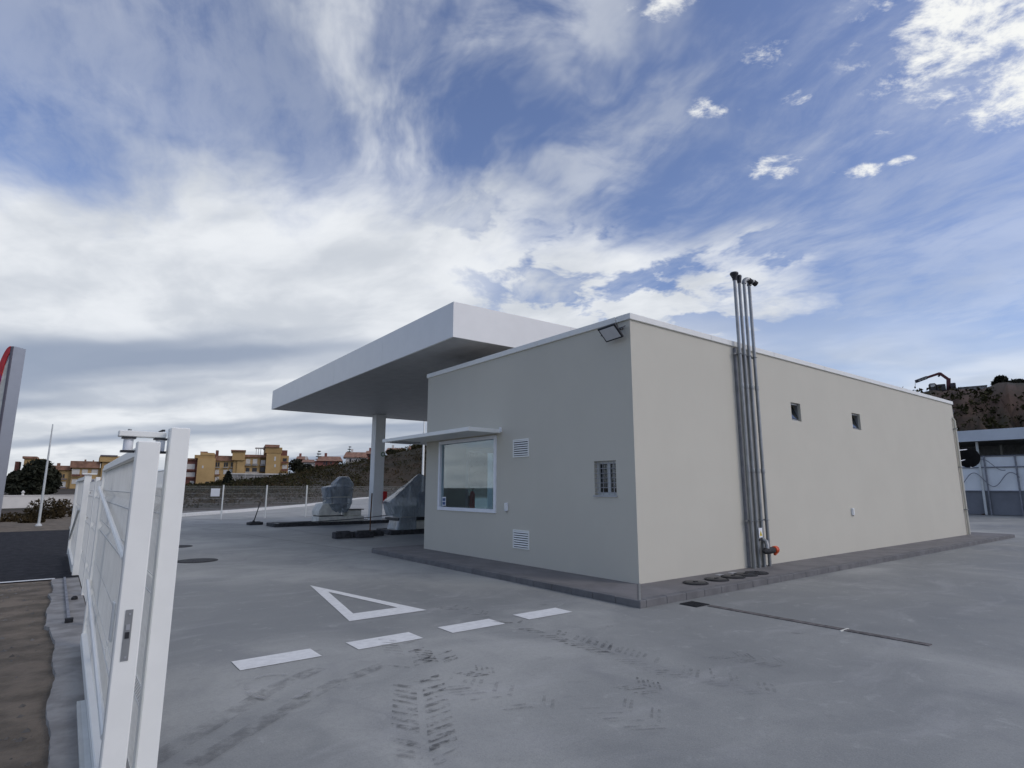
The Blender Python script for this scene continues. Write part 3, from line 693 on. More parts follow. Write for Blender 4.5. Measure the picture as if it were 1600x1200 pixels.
# ================================================================== PUMP ISLANDS AND WRAPPED PUMPS
def island(name, x0, x1, y0, y1, h, label, gaps=()):
    t = thing(name, (x0, (y0+y1)/2, 0), label, 'pump island')
    MB().box((x0+.16, y0+.16, -.01), (x1-.16, y1-.16, h-.02)).build('deck', MAT['concrete'], t)
    x = x0; k = 0
    while x < x1-.3:
        if k not in gaps: MB().box((x+.006, y0, -.01), (min(x+.96, x1), y0+.155, h)).build('kerb_block', MAT['block'], t, bevel=.015); MB().box((x+.006, y1-.155, -.01), (min(x+.96, x1), y1, h)).build('kerb_block', MAT['block'], t, bevel=.015)
        x += .965; k += 1
    MB().box((x0, y0+.16, -.01), (x0+.155, y1-.16, h)).build('kerb_block', MAT['block'], t, bevel=.015)
    return t
island('pump_island', -.25, 13.2, 18.9, 20.1, .14, 'long low island with black kerb blocks under the canopy column', gaps=())
island('pump_island', 1.75, 13.2, 12.35, 13.55, .16, 'long low island with black kerb blocks beside the station building')
def loose_block(name, pts, h, label, rz=0):
    c = Vector(pts); t = thing(name, (c.x, c.y, 0), label, 'block', 'loose blocks at the island ends')
    u = Vector((math.cos(rz), math.sin(rz), 0)); v = Vector((-u.y, u.x, 0))
    MB().obox(c+Vector((0, 0, h/2)), u*.30, v*.17, (0, 0, h/2)).build('body', MAT['block'], t, bevel=.02); MB().obox(c+Vector((0, 0, h+.012)), u*.2, v*.1, (0, 0, .012)).build('top_plate', MAT['iron'], t, bevel=.006)
    return t
loose_block('rubber_block', (-.02, 12.2, 0), .20, 'squat black block at the open end of the near island')
loose_block('rubber_block', (.62, 12.05, 0), .20, 'squat black block with a brown rod standing behind it')
loose_block('rubber_block', (1.2, 12.5, 0), .16, 'flat black block lying between the rod and the near island')
loose_block('rubber_block', (-.45, 21.1, 0), .12, 'flat black block holding up the tilted rod', .2)
t = thing('marker_rod', (.98, 12.35, 0), 'upright rusty rod beside the black blocks of the near island', 'rod')
MB().tube([(.98, 12.35, 0), (.985, 12.36, .6), (1.0, 12.36, 1.42)], .022, 8).build('rod', MAT['rust'], t); MB().lathe((.98, 12.35, 0), [(.10, 0), (.09, .05), (.03, .22)], 10).build('foot', MAT['rust'], t, smooth=True)
t = thing('marker_rod', (-.5, 21.0, .12), 'thin dark rod leaning out of a black block by the far island', 'rod')
MB().tube([(-.52, 21.05, .12), (-.42, 21.05, .5), (-.30, 21.05, .98)], .022, 8).build('rod', MAT['iron'], t); MB().lathe((-.52, 21.05, .12), [(.06, 0), (.05, .05), (.03, .09)], 10).build('foot', MAT['iron'], t, smooth=True)

from mathutils import noise as mnoise
def film(c, w, d, h, prof, name, parent, seed, amp=.06, sq=.36):
    """crumpled wrapping: stacked rounded rings, creased by folded noise; prof: (height share, width share, depth share, x shift)"""
    c = Vector(c); mb = MB(); seg = 72; rows = []; lv = []; so_ = Vector((seed*7.3, seed*3.1, 0))
    for (h0, a0, b0, s0), (h1, a1, b1, s1) in zip(prof, prof[1:]):
        nn_ = max(2, int((h1-h0)*36))
        for k in range(nn_): t_ = k/nn_; lv.append((h0+(h1-h0)*t_, a0+(a1-a0)*t_, b0+(b1-b0)*t_, s0+(s1-s0)*t_))
    lv.append(prof[-1])
    for hh, a_, b_, s_ in lv:
        row = []
        for s in range(seg):
            w_ = 2*PI*s/seg; cs, sn = math.cos(w_), math.sin(w_); e_ = sq
            ux = math.copysign(abs(cs)**e_, cs); uy_ = math.copysign(abs(sn)**e_, sn); q = Vector((ux*w/2*a_, uy_*d/2*b_, h*hh))
            g_ = Vector((q.x*5.0+q.z*.6, q.y*5.0, q.z*1.1))+so_
            cr = (1-2*abs(mnoise.noise(g_)))*.55 + (1-2*abs(mnoise.noise(g_*2.1)))*.30 + mnoise.noise(g_*.6)*.5 - .35
            o_ = Vector((cs, sn, .25)).normalized()*cr*amp*2.2
            row.append(len(mb.v)); mb.v.append(c+q+o_+Vector((s_*w, 0, 0)))
        rows.append(row)
    for r0, r1 in zip(rows, rows[1:]):
        for s in range(seg): s2 = (s+1) % seg; mb.f.append((r0[s], r0[s2], r1[s2], r1[s]))
    mb.f.append(tuple(rows[-1])); return mb.build(name, MAT['film'], parent, smooth='all')
# pump on the far island
def tarp(faces, name, parent, seed, m='film', cuts=14, sag=.05, crumple=.025):
    """sheet stretched over straight edges: polygons subdivided, sagging a little and creased"""
    bm = bmesh.new(); cache = {}
    def V(p):
        k = tuple(round(q, 4) for q in p)
        if k not in cache: cache[k] = bm.verts.new(k)
        return cache[k]
    for f_ in faces: bm.faces.new([V(p) for p in f_])
    bmesh.ops.triangulate(bm, faces=bm.faces); bmesh.ops.subdivide_edges(bm, edges=bm.edges, cuts=cuts, use_grid_fill=True); bmesh.ops.recalc_face_normals(bm, faces=bm.faces); bm.normal_update()
    so_ = Vector((seed*5.1, seed*2.3, seed)); mv = []
    for v in bm.verts:
        g_ = v.co*1.0; q = Vector((g_.x*2.6, g_.y*2.6, g_.z*.9))+so_
        cr = (.5-abs(mnoise.noise(q)))*1.0 + (.5-abs(mnoise.noise(q*2.4)))*.5
        mv.append((v, v.normal*(cr*crumple*2) + Vector((0, 0, mnoise.noise(g_*1.1+so_)*sag))))
    for v, d_ in mv: v.co += d_
    off = world_pos(parent); bm.transform(Matrix.Translation(-off)); me = bpy.data.meshes.new(name); bm.to_mesh(me); bm.free(); me.materials.append(MAT[m])
    for q in me.polygons: q.use_smooth = True
    o = bpy.data.objects.new(name, me); COL.objects.link(o); o.parent = parent; return o
# pump on the far island
pc = Vector((2.75, 19.5, .12))
t = thing('fuel_pump', tuple(pc), 'fuel pump bundled in crumpled grey film on a stacked pale base by the column', 'fuel pump', 'wrapped fuel pumps')
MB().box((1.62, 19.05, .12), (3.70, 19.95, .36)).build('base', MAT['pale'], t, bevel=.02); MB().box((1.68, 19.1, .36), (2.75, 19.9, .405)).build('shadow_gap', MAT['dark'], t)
MB().prism([(1.62, 19.05, .405), (2.62, 19.05, .405), (2.62, 19.05, .70), (2.30, 19.05, .98), (1.78, 19.05, .90), (1.62, 19.05, .62)], (0, .9, 0)).build('cabinet', MAT['pale'], t, bevel=.02)
MB().box((2.95, 19.15, .36), (3.62, 19.85, .62)).build('side_cabinet', MAT['pale'], t, bevel=.03); MB().box((3.05, 19.12, .62), (3.72, 19.88, .66)).build('side_shelf', MAT['dark'], t)
MB().tube([(1.9, 19.3, .97), (2.05, 19.3, 1.12), (2.10, 19.3, 1.22)], .03, 8).build('pipe_stub', MAT['pale'], t)
film((2.52, 19.35, .50), 1.15, .95, 1.20, [(0, .40, .6, .06), (.12, .66, .85, .05), (.35, .92, 1.0, .02), (.75, 1.0, 1.0, -.01), (.94, .97, .98, .01), (1.0, .55, .55, .03)], 'wrapping', t, 3, .06, .30)
film((2.70, 19.33, 1.66), .84, .86, .44, [(0, 1.02, 1.02, .0), (.30, 1.0, 1.0, .0), (.62, .74, .8, .03), (.92, .46, .6, .05), (1.0, .20, .3, .05)], 'wrapped_hood', t, 17, .025, .45)
film((2.00, 19.25, 1.02), .30, .36, .62, [(0, .6, .6, .3), (.3, 1, 1, .1), (.9, .95, .9, 0), (1.0, .5, .5, .05)], 'wrapped_nozzle', t, 8, .03, .4)
MB().box((2.24, 19.1, .7), (2.90, 19.6, 1.66)).build('pump_body', MAT['dark'], t)
for zt_, wx, wy in ((1.18, .585, .485), (.92, .55, .46)):
    ring = [(2.52+math.copysign(abs(math.cos(q))**.3, math.cos(q))*wx, 19.35+math.copysign(abs(math.sin(q))**.3, math.sin(q))*wy, zt_+.02*math.sin(3*q)) for q in [2*PI*k/40 for k in range(41)]]
    MB().tube(ring, .014, 6, False).build('tape_band', MAT['pale'], t)
# pump on the near island
pc = Vector((3.62, 12.95, .14))
t = thing('fuel_pump', tuple(pc), 'large fuel pump under a peaked grey film tent beside the building wall', 'fuel pump', 'wrapped fuel pumps')
MB().box((2.25, 12.5, .14), (4.9, 13.4, .46)).build('base', MAT['pale'], t, bevel=.02)
MB().box((2.05, 12.42, .47), (5.0, 13.48, .56)).build('band', MAT['dark'], t, bevel=.01)
MB().box((3.2, 12.65, .57), (4.6, 13.25, 1.45)).build('pump_body', MAT['paneldark'], t); MB().box((2.3, 12.6, .57), (3.2, 13.3, .95)).build('side_unit', MAT['pale'], t)
Lf, Lb, Rf, Rb, PK = (1.74, 12.45, 1.14), (1.95, 13.5, 1.12), (5.05, 12.40, 1.10), (5.0, 13.5, 1.10), (3.12, 12.95, 2.12)
L2, L3, R2, R3 = (2.02, 12.42, .60), (2.12, 13.5, .60), (5.05, 12.38, .60), (5.0, 13.5, .60)
tarp([(Lf, Rf, PK), (Lb, Lf, PK), (Rb, Lb, PK), (Rf, Rb, PK), (Lf, L2, R2, Rf), (Lb, L3, L2, Lf), (Rf, R2, R3, Rb), (Rb, R3, L3, Lb)], 'wrapping', t, 5, sag=.04, crumple=.02)
tarp([((2.1, 12.40, .58), (2.75, 12.40, .58), (2.75, 12.36, .16), (2.0, 12.36, .16)), ((2.1, 12.40, .58), (2.0, 12.36, .16), (2.0, 13.2, .16), (2.1, 13.2, .58))], 'wrapped_skirt', t, 9, sag=.02, crumple=.02)
t = thing('tape_line', (.98, 12.35, 1.0), 'sagging dark tape strung between the islands', 'tape')
pts = [Vector((-.1, 18.85, .15)).lerp(Vector((6.5, 18.6, .55)), k/10)-Vector((0, 0, .10*math.sin(PI*k/10))) for k in range(11)]
MB().tube(pts, .018, 6).build('tape', MAT['dark'], t)

# fire extinguisher inside the shop front
t = thing('fire_extinguisher', (1.28, BY-.3, .98), 'red fire extinguisher behind the shop window glass', 'extinguisher')
MB().lathe((1.26, BY-.29, 1.02), [(.05, 0), (.07, .02), (.07, .42), (.05, .48), (.025, .50)], 14).build('cylinder', MAT['red'], t, smooth=True)
MB().tube([(1.26, BY-.29, 1.50), (1.26, BY-.29, 1.56), (1.26, BY-.36, 1.58)], .014, 6).build('valve', MAT['dark'], t); MB().box((1.18, BY-.218, 1.1), (1.34, BY-.20, 1.4)).build('bracket', MAT['galv'], t)

# ================================================================== SLIDING GATE AND BOUNDARY FENCE
def wires(p0, p1, z0, z1, sp, r, folds=(), hs=()):
    """vertical wires along p0-p1 with horizontal wires at hs; folds: heights of V-shaped creases"""
    p0, p1 = Vector(p0), Vector(p1); d = p1-p0; L = d.length; u = d/L; n = Vector((u.y, -u.x, 0)); mb = MB()
    zl = [z0]
    for f_ in folds: zl += [f_-.05, f_, f_+.05]
    zl.append(z1)
    k = int(L/sp)
    for i in range(k+1):
        b = p0+u*(L*i/k); path = [b+Vector((0, 0, z))+(n*.03 if z in folds else Vector((0, 0, 0))) for z in zl]
        mb.tube(path, r, 4, False)
    for z in hs: mb.tube([p0+Vector((0, 0, z)), p1+Vector((0, 0, z))], r, 4, False)
    return mb
GO = Vector((-7.158, -2.80, 0)); GD = Vector((.012, 1, 0)).normalized(); GN = Vector((-GD.y, GD.x, 0))
GL = 4.05
gate = thing('sliding_gate', tuple(GO), 'white sliding gate leaf with wire mesh and a lock in its end stile', 'gate')
gp = lambda s, o, z: GO+GD*s+GN*o+Vector((0, 0, z))
def gbox(s0, s1, o0, o1, z0, z1, name, m, parent=None, bevel=.006):
    return MB().obox(gp((s0+s1)/2, (o0+o1)/2, (z0+z1)/2), GD*((s1-s0)/2), GN*((o1-o0)/2), (0, 0, (z1-z0)/2)).build(name, m, parent or gate, bevel=bevel)
st = gbox(0, .085, -.053, .053, .05, 1.84, 'stile', MAT['white'])
gbox(GL-.06, GL, -.035, .035, .05, 1.80, 'stile', MAT['white'])
gbox(.085, GL-.06, -.03, .03, 1.77, 1.83, 'top_rail', MAT['white']); gbox(.085, GL-.06, -.045, .045, .05, .15, 'bottom_rail', MAT['white'])
MB_ = wires(gp(.10, 0, 0), gp(GL-.07, 0, 0), .15, 1.77, .05, .0032, (.55, 1.22, 1.52), (.30, .50, .60, .85, 1.17, 1.27, 1.47, 1.57))
MB_.build('mesh_infill', MAT['wire'], gate, kind='stuff')
def tie(s0, z0, s1, z1): MB().tube([gp(s0, .045, z0), gp(s1, .045, z1)], .015, 8).build('tie_bar', MAT['white'], gate, smooth=True)
tie(.09, 1.24, GL-.05, 1.60); tie(.09, .40, GL-.05, .66)
lk = gbox(-.004, -.0005, -.012, .020, .76, 1.00, 'lock_plate', MAT['galv'], gate, 0); lw = Vector((0, 0, 0))
def lbox(o0, o1, z0, z1, name, m): MB().obox(gp(-.006, (o0+o1)/2, (z0+z1)/2), GD*.002, GN*((o1-o0)/2), (0, 0, (z1-z0)/2)).build(name, m, lk)
lbox(-.005, .013, .865, .895, 'bolt_slot', MAT['dark']); lbox(-.004, .012, .905, .93, 'latch', MAT['silver']); lbox(-.003, .005, .975, .983, 'screw', MAT['silver']); lbox(-.003, .005, .772, .780, 'screw', MAT['silver'])
gbox(.10, 1.9, .046, .075, .055, .085, 'gear_rack', MAT['wire'], gate, 0)
mb = MB()
for k in range(95): mb.obox(gp(.11+k*.019, .086, .070), GD*.005, GN*.011, (0, 0, .015))
mb.build('rack_teeth', MAT['wire'], gate, kind='stuff')
gbox(.12, .20, .054, .066, .83, 1.02, 'handle', MAT['white'], gate, .003)

bf = thing('mesh_fence', (-7.01, -2.7, 0), 'white mesh boundary fence behind the sliding gate with a square end post', 'fence')
def fpost(y, h, w=.048, x=-7.012): return MB().box((x-w, y-w, 0), (x+w, y+w, h)).build('post', MAT['white'], bf, bevel=.006)
fpost(-2.70, 1.925); fpost(-.2, 1.76, .03); fpost(2.3, 1.76, .03); fpost(4.8, 1.76, .03)
for a, b in ((-2.64, -.24), (-.16, 2.26), (2.34, 4.76), (4.84, 7.1)):
    wires((-7.02, a, 0), (-7.02, b, 0), .06, 1.70, .05, .0028, (.45, 1.05, 1.50), (.40, .50, 1.0, 1.1, 1.45, 1.55, .06, 1.70)).build('mesh_panel', MAT['wire'], bf, kind='stuff')
gd = thing('gate_guide', (-7.07, -2.58, 1.80), 'white bracket with two black-cased rollers straddling the top of the sliding gate', 'roller guide')
MB().box((-7.285, -2.63, 1.872), (-7.062, -2.56, 1.905)).build('bracket', MAT['white'], gd, bevel=.004)
for x in (-7.235, -7.085):
    rl = MB().tube([(x, -2.595, 1.800), (x, -2.595, 1.862)], .024, 12).build('roller', MAT['pvc'], gd, smooth=True)
    MB().box((x-.032, -2.63, 1.8625), (x+.032, -2.56, 1.8715)).build('roller_top', MAT['dark'], gd); MB().box((x-.032, -2.63, 1.788), (x+.032, -2.56, 1.799)).build('roller_foot', MAT['dark'], gd)
    MB().tube([(x, -2.595, 1.905), (x, -2.595, 1.915)], .009, 8).build('bolt', MAT['galv'], gd)
MB().tube([(-7.098, -2.60, 1.905), (-7.08, -2.60, 1.916), (-7.068, -2.60, 1.916)], .006, 6).build('bolt', MAT['dark'], gd)

# second leaf, parked further along
g2 = thing('gate_leaf', (-7.06, 7.2, 0), 'second white gate leaf beyond the sliding gate at the road edge', 'gate')
MB().box((-7.115, 7.14, .03), (-7.005, 7.24, 1.83)).build('stile', MAT['white'], g2, bevel=.006); MB().box((-7.14, 11.2, .05), (-7.03, 11.3, 1.78)).build('stile', MAT['white'], g2, bevel=.006)
MB().box((-7.12, 7.25, 1.74), (-7.06, 11.19, 1.80)).build('top_rail', MAT['white'], g2); MB().box((-7.13, 7.25, .08), (-7.05, 11.19, .20)).build('bottom_rail', MAT['white'], g2)
wires((-7.09, 7.3, 0), (-7.09, 11.15, 0), .2, 1.74, .05, .0032, (.6, 1.2), (.55, .65, 1.15, 1.25)).build('mesh_infill', MAT['wire'], g2, kind='stuff')
MB().tube([(-7.13, 7.3, 1.2), (-7.13, 11.1, .4)], .022, 8).build('tie_bar', MAT['white'], g2, smooth=True)
MB().box((-7.15, 7.10, 1.84), (-6.93, 7.26, 1.862)).build('top_plate', MAT['white'], g2)
for z, h in ((1.70, .05), (1.60, .07), (1.40, .07), (1.10, .12), (.96, .06)): MB().box((-7.0, 7.16, z), (-6.96, 7.22, z+h)).build('hinge', MAT['frame'], g2, bevel=.004)
tr = thing('gate_track', (-7.2, 4.8, .012), 'dark steel track bar lying on the gate footing', 'track')
MB().box((-7.235, 2.7, .0125), (-7.205, 6.9, .045)).build('bar', MAT['frame'], tr); MB().box((-7.26, 2.62, .0125), (-7.18, 2.70, .06)).build('end_stop', MAT['iron'], tr)
MB().lathe((-7.13, 4.4, .0125), [(.04, 0), (.04, .03), (.02, .05)], 10).build('anchor_bolt', MAT['iron'], tr)

# ================================================================== BACK FENCE
fb = thing('back_fence', (-2.8, 26.8, 0), 'see-through wire fence on slim white posts behind the pump islands', 'fence')
XS = [-2.8+2.15*k for k in range(14)]
for x in XS:
    MB().box((x-.03, 26.77, -.01), (x+.03, 26.83, 1.72)).build('post', MAT['white'], fb, bevel=.004); MB().box((x-.036, 26.76, 1.72), (x+.036, 26.84, 1.74)).build('post_cap', MAT['white'], fb)
m0 = wires((0, 26.8, 0), (2.07, 26.8, 0), .06, 1.68, .05, .0028, (), (.06, .30, .55, .80, 1.05, 1.30, 1.55, 1.68))
first = None
for x in XS[:-1]:
    if first is None: first = m0.build('mesh_panel', MAT['wire'], fb, kind='stuff'); first.location.x += x+.04
    else: o = first.copy(); COL.objects.link(o); o.parent = fb; o.location.x = first.location.x+(x-XS[0])
t = thing('notice_board', (-1.05, 26.74, 1.2), 'blank white notice plate hung on the wire fence', 'sign')
MB().box((-1.24, 26.735, 1.16), (-.82, 26.755, 1.56)).build('plate', MAT['pvc'], t, bevel=.004)
for x in (-1.2, -.86): MB().box((x-.01, 26.756, 1.5), (x+.01, 26.795, 1.53)).build('clip', MAT['galv'], t)
# white kerb and gravel verge at the back of the concrete
for a, b in zip(KB, KB[1:]):
    d = (b-a).normalized(); n_ = Vector((-d.y, d.x, 0)); L = (b-a).length; cnt = max(2, int(L/1.5))
    if a is KB[0]: bk = thing('white_kerb', tuple(a), 'white kerb running diagonally away behind the wire fence', 'kerb')
    for k in range(cnt):
        p = a+d*(L*k/cnt+.01); q = a+d*(L*(k+1)/cnt-.01)
        MB().obox((p+q)/2+n_*.09+Vector((0, 0, .085)), d*((q-p).length/2), n_*.09, (0, 0, .10)).build('kerbstone', MAT['paint'], bk, bevel=.015)
gv = [tuple(p+Vector((-.17, .1, -.012))) for p in KB]
struct(MB().quad(*gv, *[(p[0]-3.5-i*1.2, p[1]+3.0+i*1.5, -.012) for i, p in reversed(list(enumerate(gv)))]).build('gravel_verge', MAT['gravel']))

# ================================================================== ROAD SIDE: TOTEM, POLE, WALL
E0 = at(22, 541, 31.5); vd = Vector((E0.x-CAM.x, E0.y-CAM.y, 0)).normalized(); rr = Vector((vd.y, -vd.x, 0))
da = rr*.8+vd*.6; db = -rr*.6+vd*.8; db = -(rr*.8-vd*.0)*.75+vd*.66; db.normalize(); da = Vector((-db.y, db.x, 0)); da = da if da.dot(rr) > 0 else -da
HT = E0.z; bs = Vector((E0.x, E0.y, 0))
tt = thing('totem_sign', tuple(bs), 'tall silver totem sign with a red and magenta curved edge beside the road', 'sign')
dl = .40/da.dot(rr)
arc = [(.12+.62*math.cos(q), HT-3.3*(1-math.sin(q))) for q in [PI/2-PI/2*k/14 for k in range(15)]]      # outline of the curved shoulder
P2 = lambda u, z: bs+db*u+Vector((0, 0, z))
MB().prism([P2(0, 0), P2(0, HT)]+[P2(u, z) for u, z in arc]+[P2(.74, 0)], da*dl).build('body', MAT['silver'], tt)
nf = -da
def band(i0, i1, w0, w1, o, th, m_, nm):
    inn = lambda k: (.10+.34*math.cos(PI/2-PI/2*k/14), HT-.30-3.3*(1-math.sin(PI/2-PI/2*k/14)))
    pts = [P2(*arc[k]) for k in range(i0, i1+1)]+[P2(*inn(k)) for k in range(i1, i0-1, -1)]
    mb = MB().prism([p+nf*o for p in pts], nf*th)
    return mb.build(nm, MAT[m_], tt)
band(0, 7, .30, .34, .004, .04, 'red', 'red_arc'); band(7, 11, .34, .30, .004, .04, 'magenta', 'magenta_arc'); band(11, 14, .30, .26, .004, .04, 'purple', 'violet_arc')
MB().prism([P2(.0, .3)+nf*.004, P2(.09, .3)+nf*.004, P2(.09, HT-.02)+nf*.004, P2(.0, HT-.02)+nf*.004], nf*.045).build('edge_strip', MAT['greyv'], tt)
MB().prism([P2(.10, .3)+nf*.002, P2(.70, .3)+nf*.002, P2(.70, HT-3.4)+nf*.002, P2(.42, HT-1.1)+nf*.002, P2(.12, HT-.5)+nf*.002], nf*.0015).build('face_panel', MAT['pale'], tt)

pb = gpt(60, 822); t = thing('slim_pole', tuple(pb), 'slim pale pole standing at the far side of the road', 'pole')
MB().lathe(pb, [(.12, 0), (.12, .04), (.07, .10)], 12).build('foot', MAT['wire'], t, smooth=True); MB().tube([pb, pb+Vector((.0, 0, 2.2)), pb+Vector((.0, 0, 4.3))], [.050, .042, .022], 10).build('shaft', MAT['wire'], t, smooth=True)
lp = at(660, 762, 48); lp.z = 0; t = thing('lamp_post', tuple(lp), 'tall thin white lamp post seen between canopy and building', 'lamp post')
MB().tube([lp, lp+Vector((0, 0, 4)), lp+Vector((0, 0, 8.6))], [.10, .085, .05], 10).build('shaft', MAT['white'], t, smooth=True); MB().obox(lp+Vector((.35, 0, 8.6)), (.45, 0, 0), (0, .12, 0), (0, 0, .05)).build('lamp_head', MAT['silver'], t, bevel=.02)
w0, w1 = Vector((-17.5, 47, 0)), Vector((-4.6, 54, 0)); d = (w1-w0).normalized(); n_ = Vector((-d.y, d.x, 0))
t = thing('garden_wall', tuple(w0), 'low whitewashed garden wall below the dark tree', 'wall')
MB().obox((w0+w1)/2+Vector((0, 0, .47)), d*(w1-w0).length/2, n_*.12, (0, 0, .5)).build('wall', MAT['whitewall'], t); MB().obox((w0+w1)/2+Vector((0, 0, 1.0)), d*(w1-w0).length/2, n_*.16, (0, 0, .03)).build('coping', MAT['whitewall'], t)
for k in (5.1, 5.9, 7.0, 9.2): MB().lathe(w0+d*k+Vector((0, 0, 1.03)), [(.10, 0), (.06, .10), (.12, .2), (.03, .34)], 10).build('finial', MAT['whitewall'], t, smooth=True)

# ================================================================== VEGETATION
def leaf_cloud(mb, c, rad, n, size, rnd, shell=.55):
    c = Vector(c)
    for _ in range(n):
        while True:
            v = Vector((rnd.uniform(-1, 1), rnd.uniform(-1, 1), rnd.uniform(-1, 1)))
            if shell*rnd.random() < v.length <= 1: break
        p = c+Vector((v.x*rad[0], v.y*rad[1], v.z*rad[2])); a = Vector((rnd.gauss(0, 1), rnd.gauss(0, 1), rnd.gauss(0, 1))).normalized(); b = a.orthogonal().normalized(); s = size*rnd.uniform(.5, 1.3)
        b = (b*math.cos(rnd.random()*6)+a.cross(b)*math.sin(rnd.random()*6)).normalized(); e_ = a.cross(b)
        mb.quad(p-b*s, p+e_*s*.5, p+b*s, p-e_*s*.5)
def tree(name, base, lobes, leaf, m, label, seed, cat='tree', group=None, trunk=.16):
    rnd = random.Random(seed); base = Vector(base); t = thing(name, tuple(base), label, cat, group); mb = MB(); tk = MB()
    top = max(lobes, key=lambda l: l[0].z)[0]
    tk.tube([base-Vector((0, 0, .2)), base.lerp(top, .4)+Vector((rnd.uniform(-.1, .1), rnd.uniform(-.1, .1), 0)), top], [trunk, trunk*.7, trunk*.15], 8)
    for c, r_, n in lobes:
        leaf_cloud(mb, c, r_, n, leaf, rnd)
        if c is not top: s_ = base.lerp(top, .3); tk.tube([s_, s_.lerp(c, .5)+Vector((0, 0, -.1)), c], [trunk*.5, trunk*.35, trunk*.1], 6)
    tk.build('trunk', MAT['bark'], t, kind='stuff' if False else None); mb.build('crown', m, t, kind='stuff'); return t
def lobe(px, py, R, rpx, rpy, n):
    c = at(px, py, R); k = R*math.cos(math.radians(bearing(px)))/FPX; return (c, (rpx*k, rpx*k, rpy*k), n)
R = 68
b0 = at(52, 772, R); b0.z = -.03
tree('dark_tree', b0, [lobe(60, 740, R, 22, 22, 1500), lobe(30, 752, R, 18, 17, 1000), lobe(79, 752, R, 14, 19, 800), lobe(47, 764, R, 34, 12, 900), lobe(65, 726, R, 9, 8, 260), lobe(16, 757, R, 8, 12, 250)], .22, MAT['leafdark'], 'broad dark tree behind the whitewashed garden wall', 11, trunk=.22)
for i, (px, py, R, rx, ry, n, lab_) in enumerate(((70, 800, 40, 26, 22, 900, 'big tangled brown bush in front of the white garden wall'), (97, 800, 42, 16, 20, 600, 'upright brown bush between the garden wall and the gate leaf'), (20, 812, 38, 30, 11, 600, 'low spreading dry bush at the roadside by the totem'), (50, 816, 36, 18, 8, 350, 'small dry bush at the foot of the slim pole'))):
    b0 = at(px, py, R); b0.z = -.03
    tree('dry_bush', b0, [lobe(px, py, R, rx, ry, n), lobe(px-rx*.4, py+ry*.3, R, rx*.6, ry*.6, n//3)], .09, MAT['dry'], lab_, 20+i, 'bush', 'dry bushes by the road', trunk=.05)
# fir in front of the retaining wall
def conifer(px, ytop, ybot, wpx, R, label, seed, name='fir_tree', tiers=9, m='leafdark', gapf=1.0):
    rnd = random.Random(seed); bt = at(px, ybot, R); tp_ = at(px, ytop, R); k = R*math.cos(math.radians(bearing(px)))/FPX; H = tp_.z-bt.z
    t = thing(name, tuple(bt), label, 'tree'); MB().tube([bt-Vector((0, 0, 1.5)), bt.lerp(tp_, .5), tp_], [.22, .14, .03], 8).build('trunk', MAT['bark'], t); mb = MB()
    for i in range(tiers):
        f_ = (i+.6)/tiers; z = bt.z+H*f_; rad = wpx/2*k*(1-f_)**.8*gapf + .12
        for j in range(10):
            a = 2*PI*j/10+i*.7; tip = Vector((bt.x+rad*math.cos(a), bt.y+rad*math.sin(a), z-.05*H*(1 if gapf == 1 else -.3))); c0 = Vector((bt.x, bt.y, z)); mb.tube([c0, tip], [.05, .02], 4)
            for q in range(7): leaf_cloud(mb, c0.lerp(tip, (q+1)/7), (.18, .18, .14 if gapf == 1 else .10), 5, .18 if gapf == 1 else .13, rnd)
    mb.build('branches', MAT[m], t, kind='stuff'); return t
conifer(355, 736, 761, 19, 118, 'small dark fir standing in front of the grey retaining wall', 4)
conifer(497, 704, 737, 19, 172, 'tall open araucaria beside the red house', 5, 'araucaria', 8, 'leafdark', .95)
conifer(546, 697, 716, 13, 205, 'araucaria tip rising behind the white house', 6, 'araucaria', 5, 'leafdark', .95)
for i, (px, py, R, rx, ry, n, lab_) in enumerate(((462, 727, 165, 11, 10, 500, 'dark round tree between the ochre apartments and the hillside houses'), (478, 733, 160, 13, 8, 450, 'dark spreading tree just below the pale hillside house'), (612, 707, 176, 9, 6, 300, 'dark tree beside the canopy column on the hill'),
      (590, 708, 178, 8, 7, 260, 'dark tree behind the canopy column next to the white house'), (655, 699, 180, 14, 6, 400, 'olive tree on the crest near the lamp post'), (630, 708, 178, 16, 6, 400, 'spreading olive tree on the crest below the red-roofed house'))):
    b0 = at(px, py+ry, R); tree('hill_tree', b0, [lobe(px, py, R, rx, ry, n), lobe(px+rx*.5, py+ry*.2, R, rx*.6, ry*.7, n//3)], .42, MAT['leafdark' if i < 4 else 'leaf'], lab_, 40+i, 'tree', 'trees on the hillside', trunk=.2)
# scrub covering the slope
rnd = random.Random(99); mb = MB()
for _ in range(2600):
    px = rnd.uniform(285, 800); R = rnd.uniform(52, 158); b_ = polar(px, R)
    if R < lerp_table(R0T, px)+5 or (b_.z < .4 and rnd.random() < .6): continue
    s = rnd.uniform(.25, .9)*(.6 + .5*R/150); leaf_cloud(mb, b_+Vector((0, 0, s*.3)), (s*1.5, s*1.5, s*.55), 18, s*.26, rnd, .1)
o = mb.build('hillside_scrub', MAT['dry'], None); o['kind'] = 'stuff'; tag(o, 'dry brown scrub covering the slope behind the fence', 'scrub')
mb = MB()
for _ in range(1500):
    px = rnd.uniform(300, 800); R = rnd.uniform(60, 160); b_ = polar(px, R)
    if b_.z < .8: continue
    s = rnd.uniform(.3, 1.1)*(.6 + .5*R/150); leaf_cloud(mb, b_+Vector((0, 0, s*.4)), (s*1.3, s*1.3, s*.65), 20, s*.25, rnd, .1)
o = mb.build('hillside_bushes', MAT['leaf'], None); o['kind'] = 'stuff'; tag(o, 'low green bushes scattered over the slope behind the fence', 'bushes')
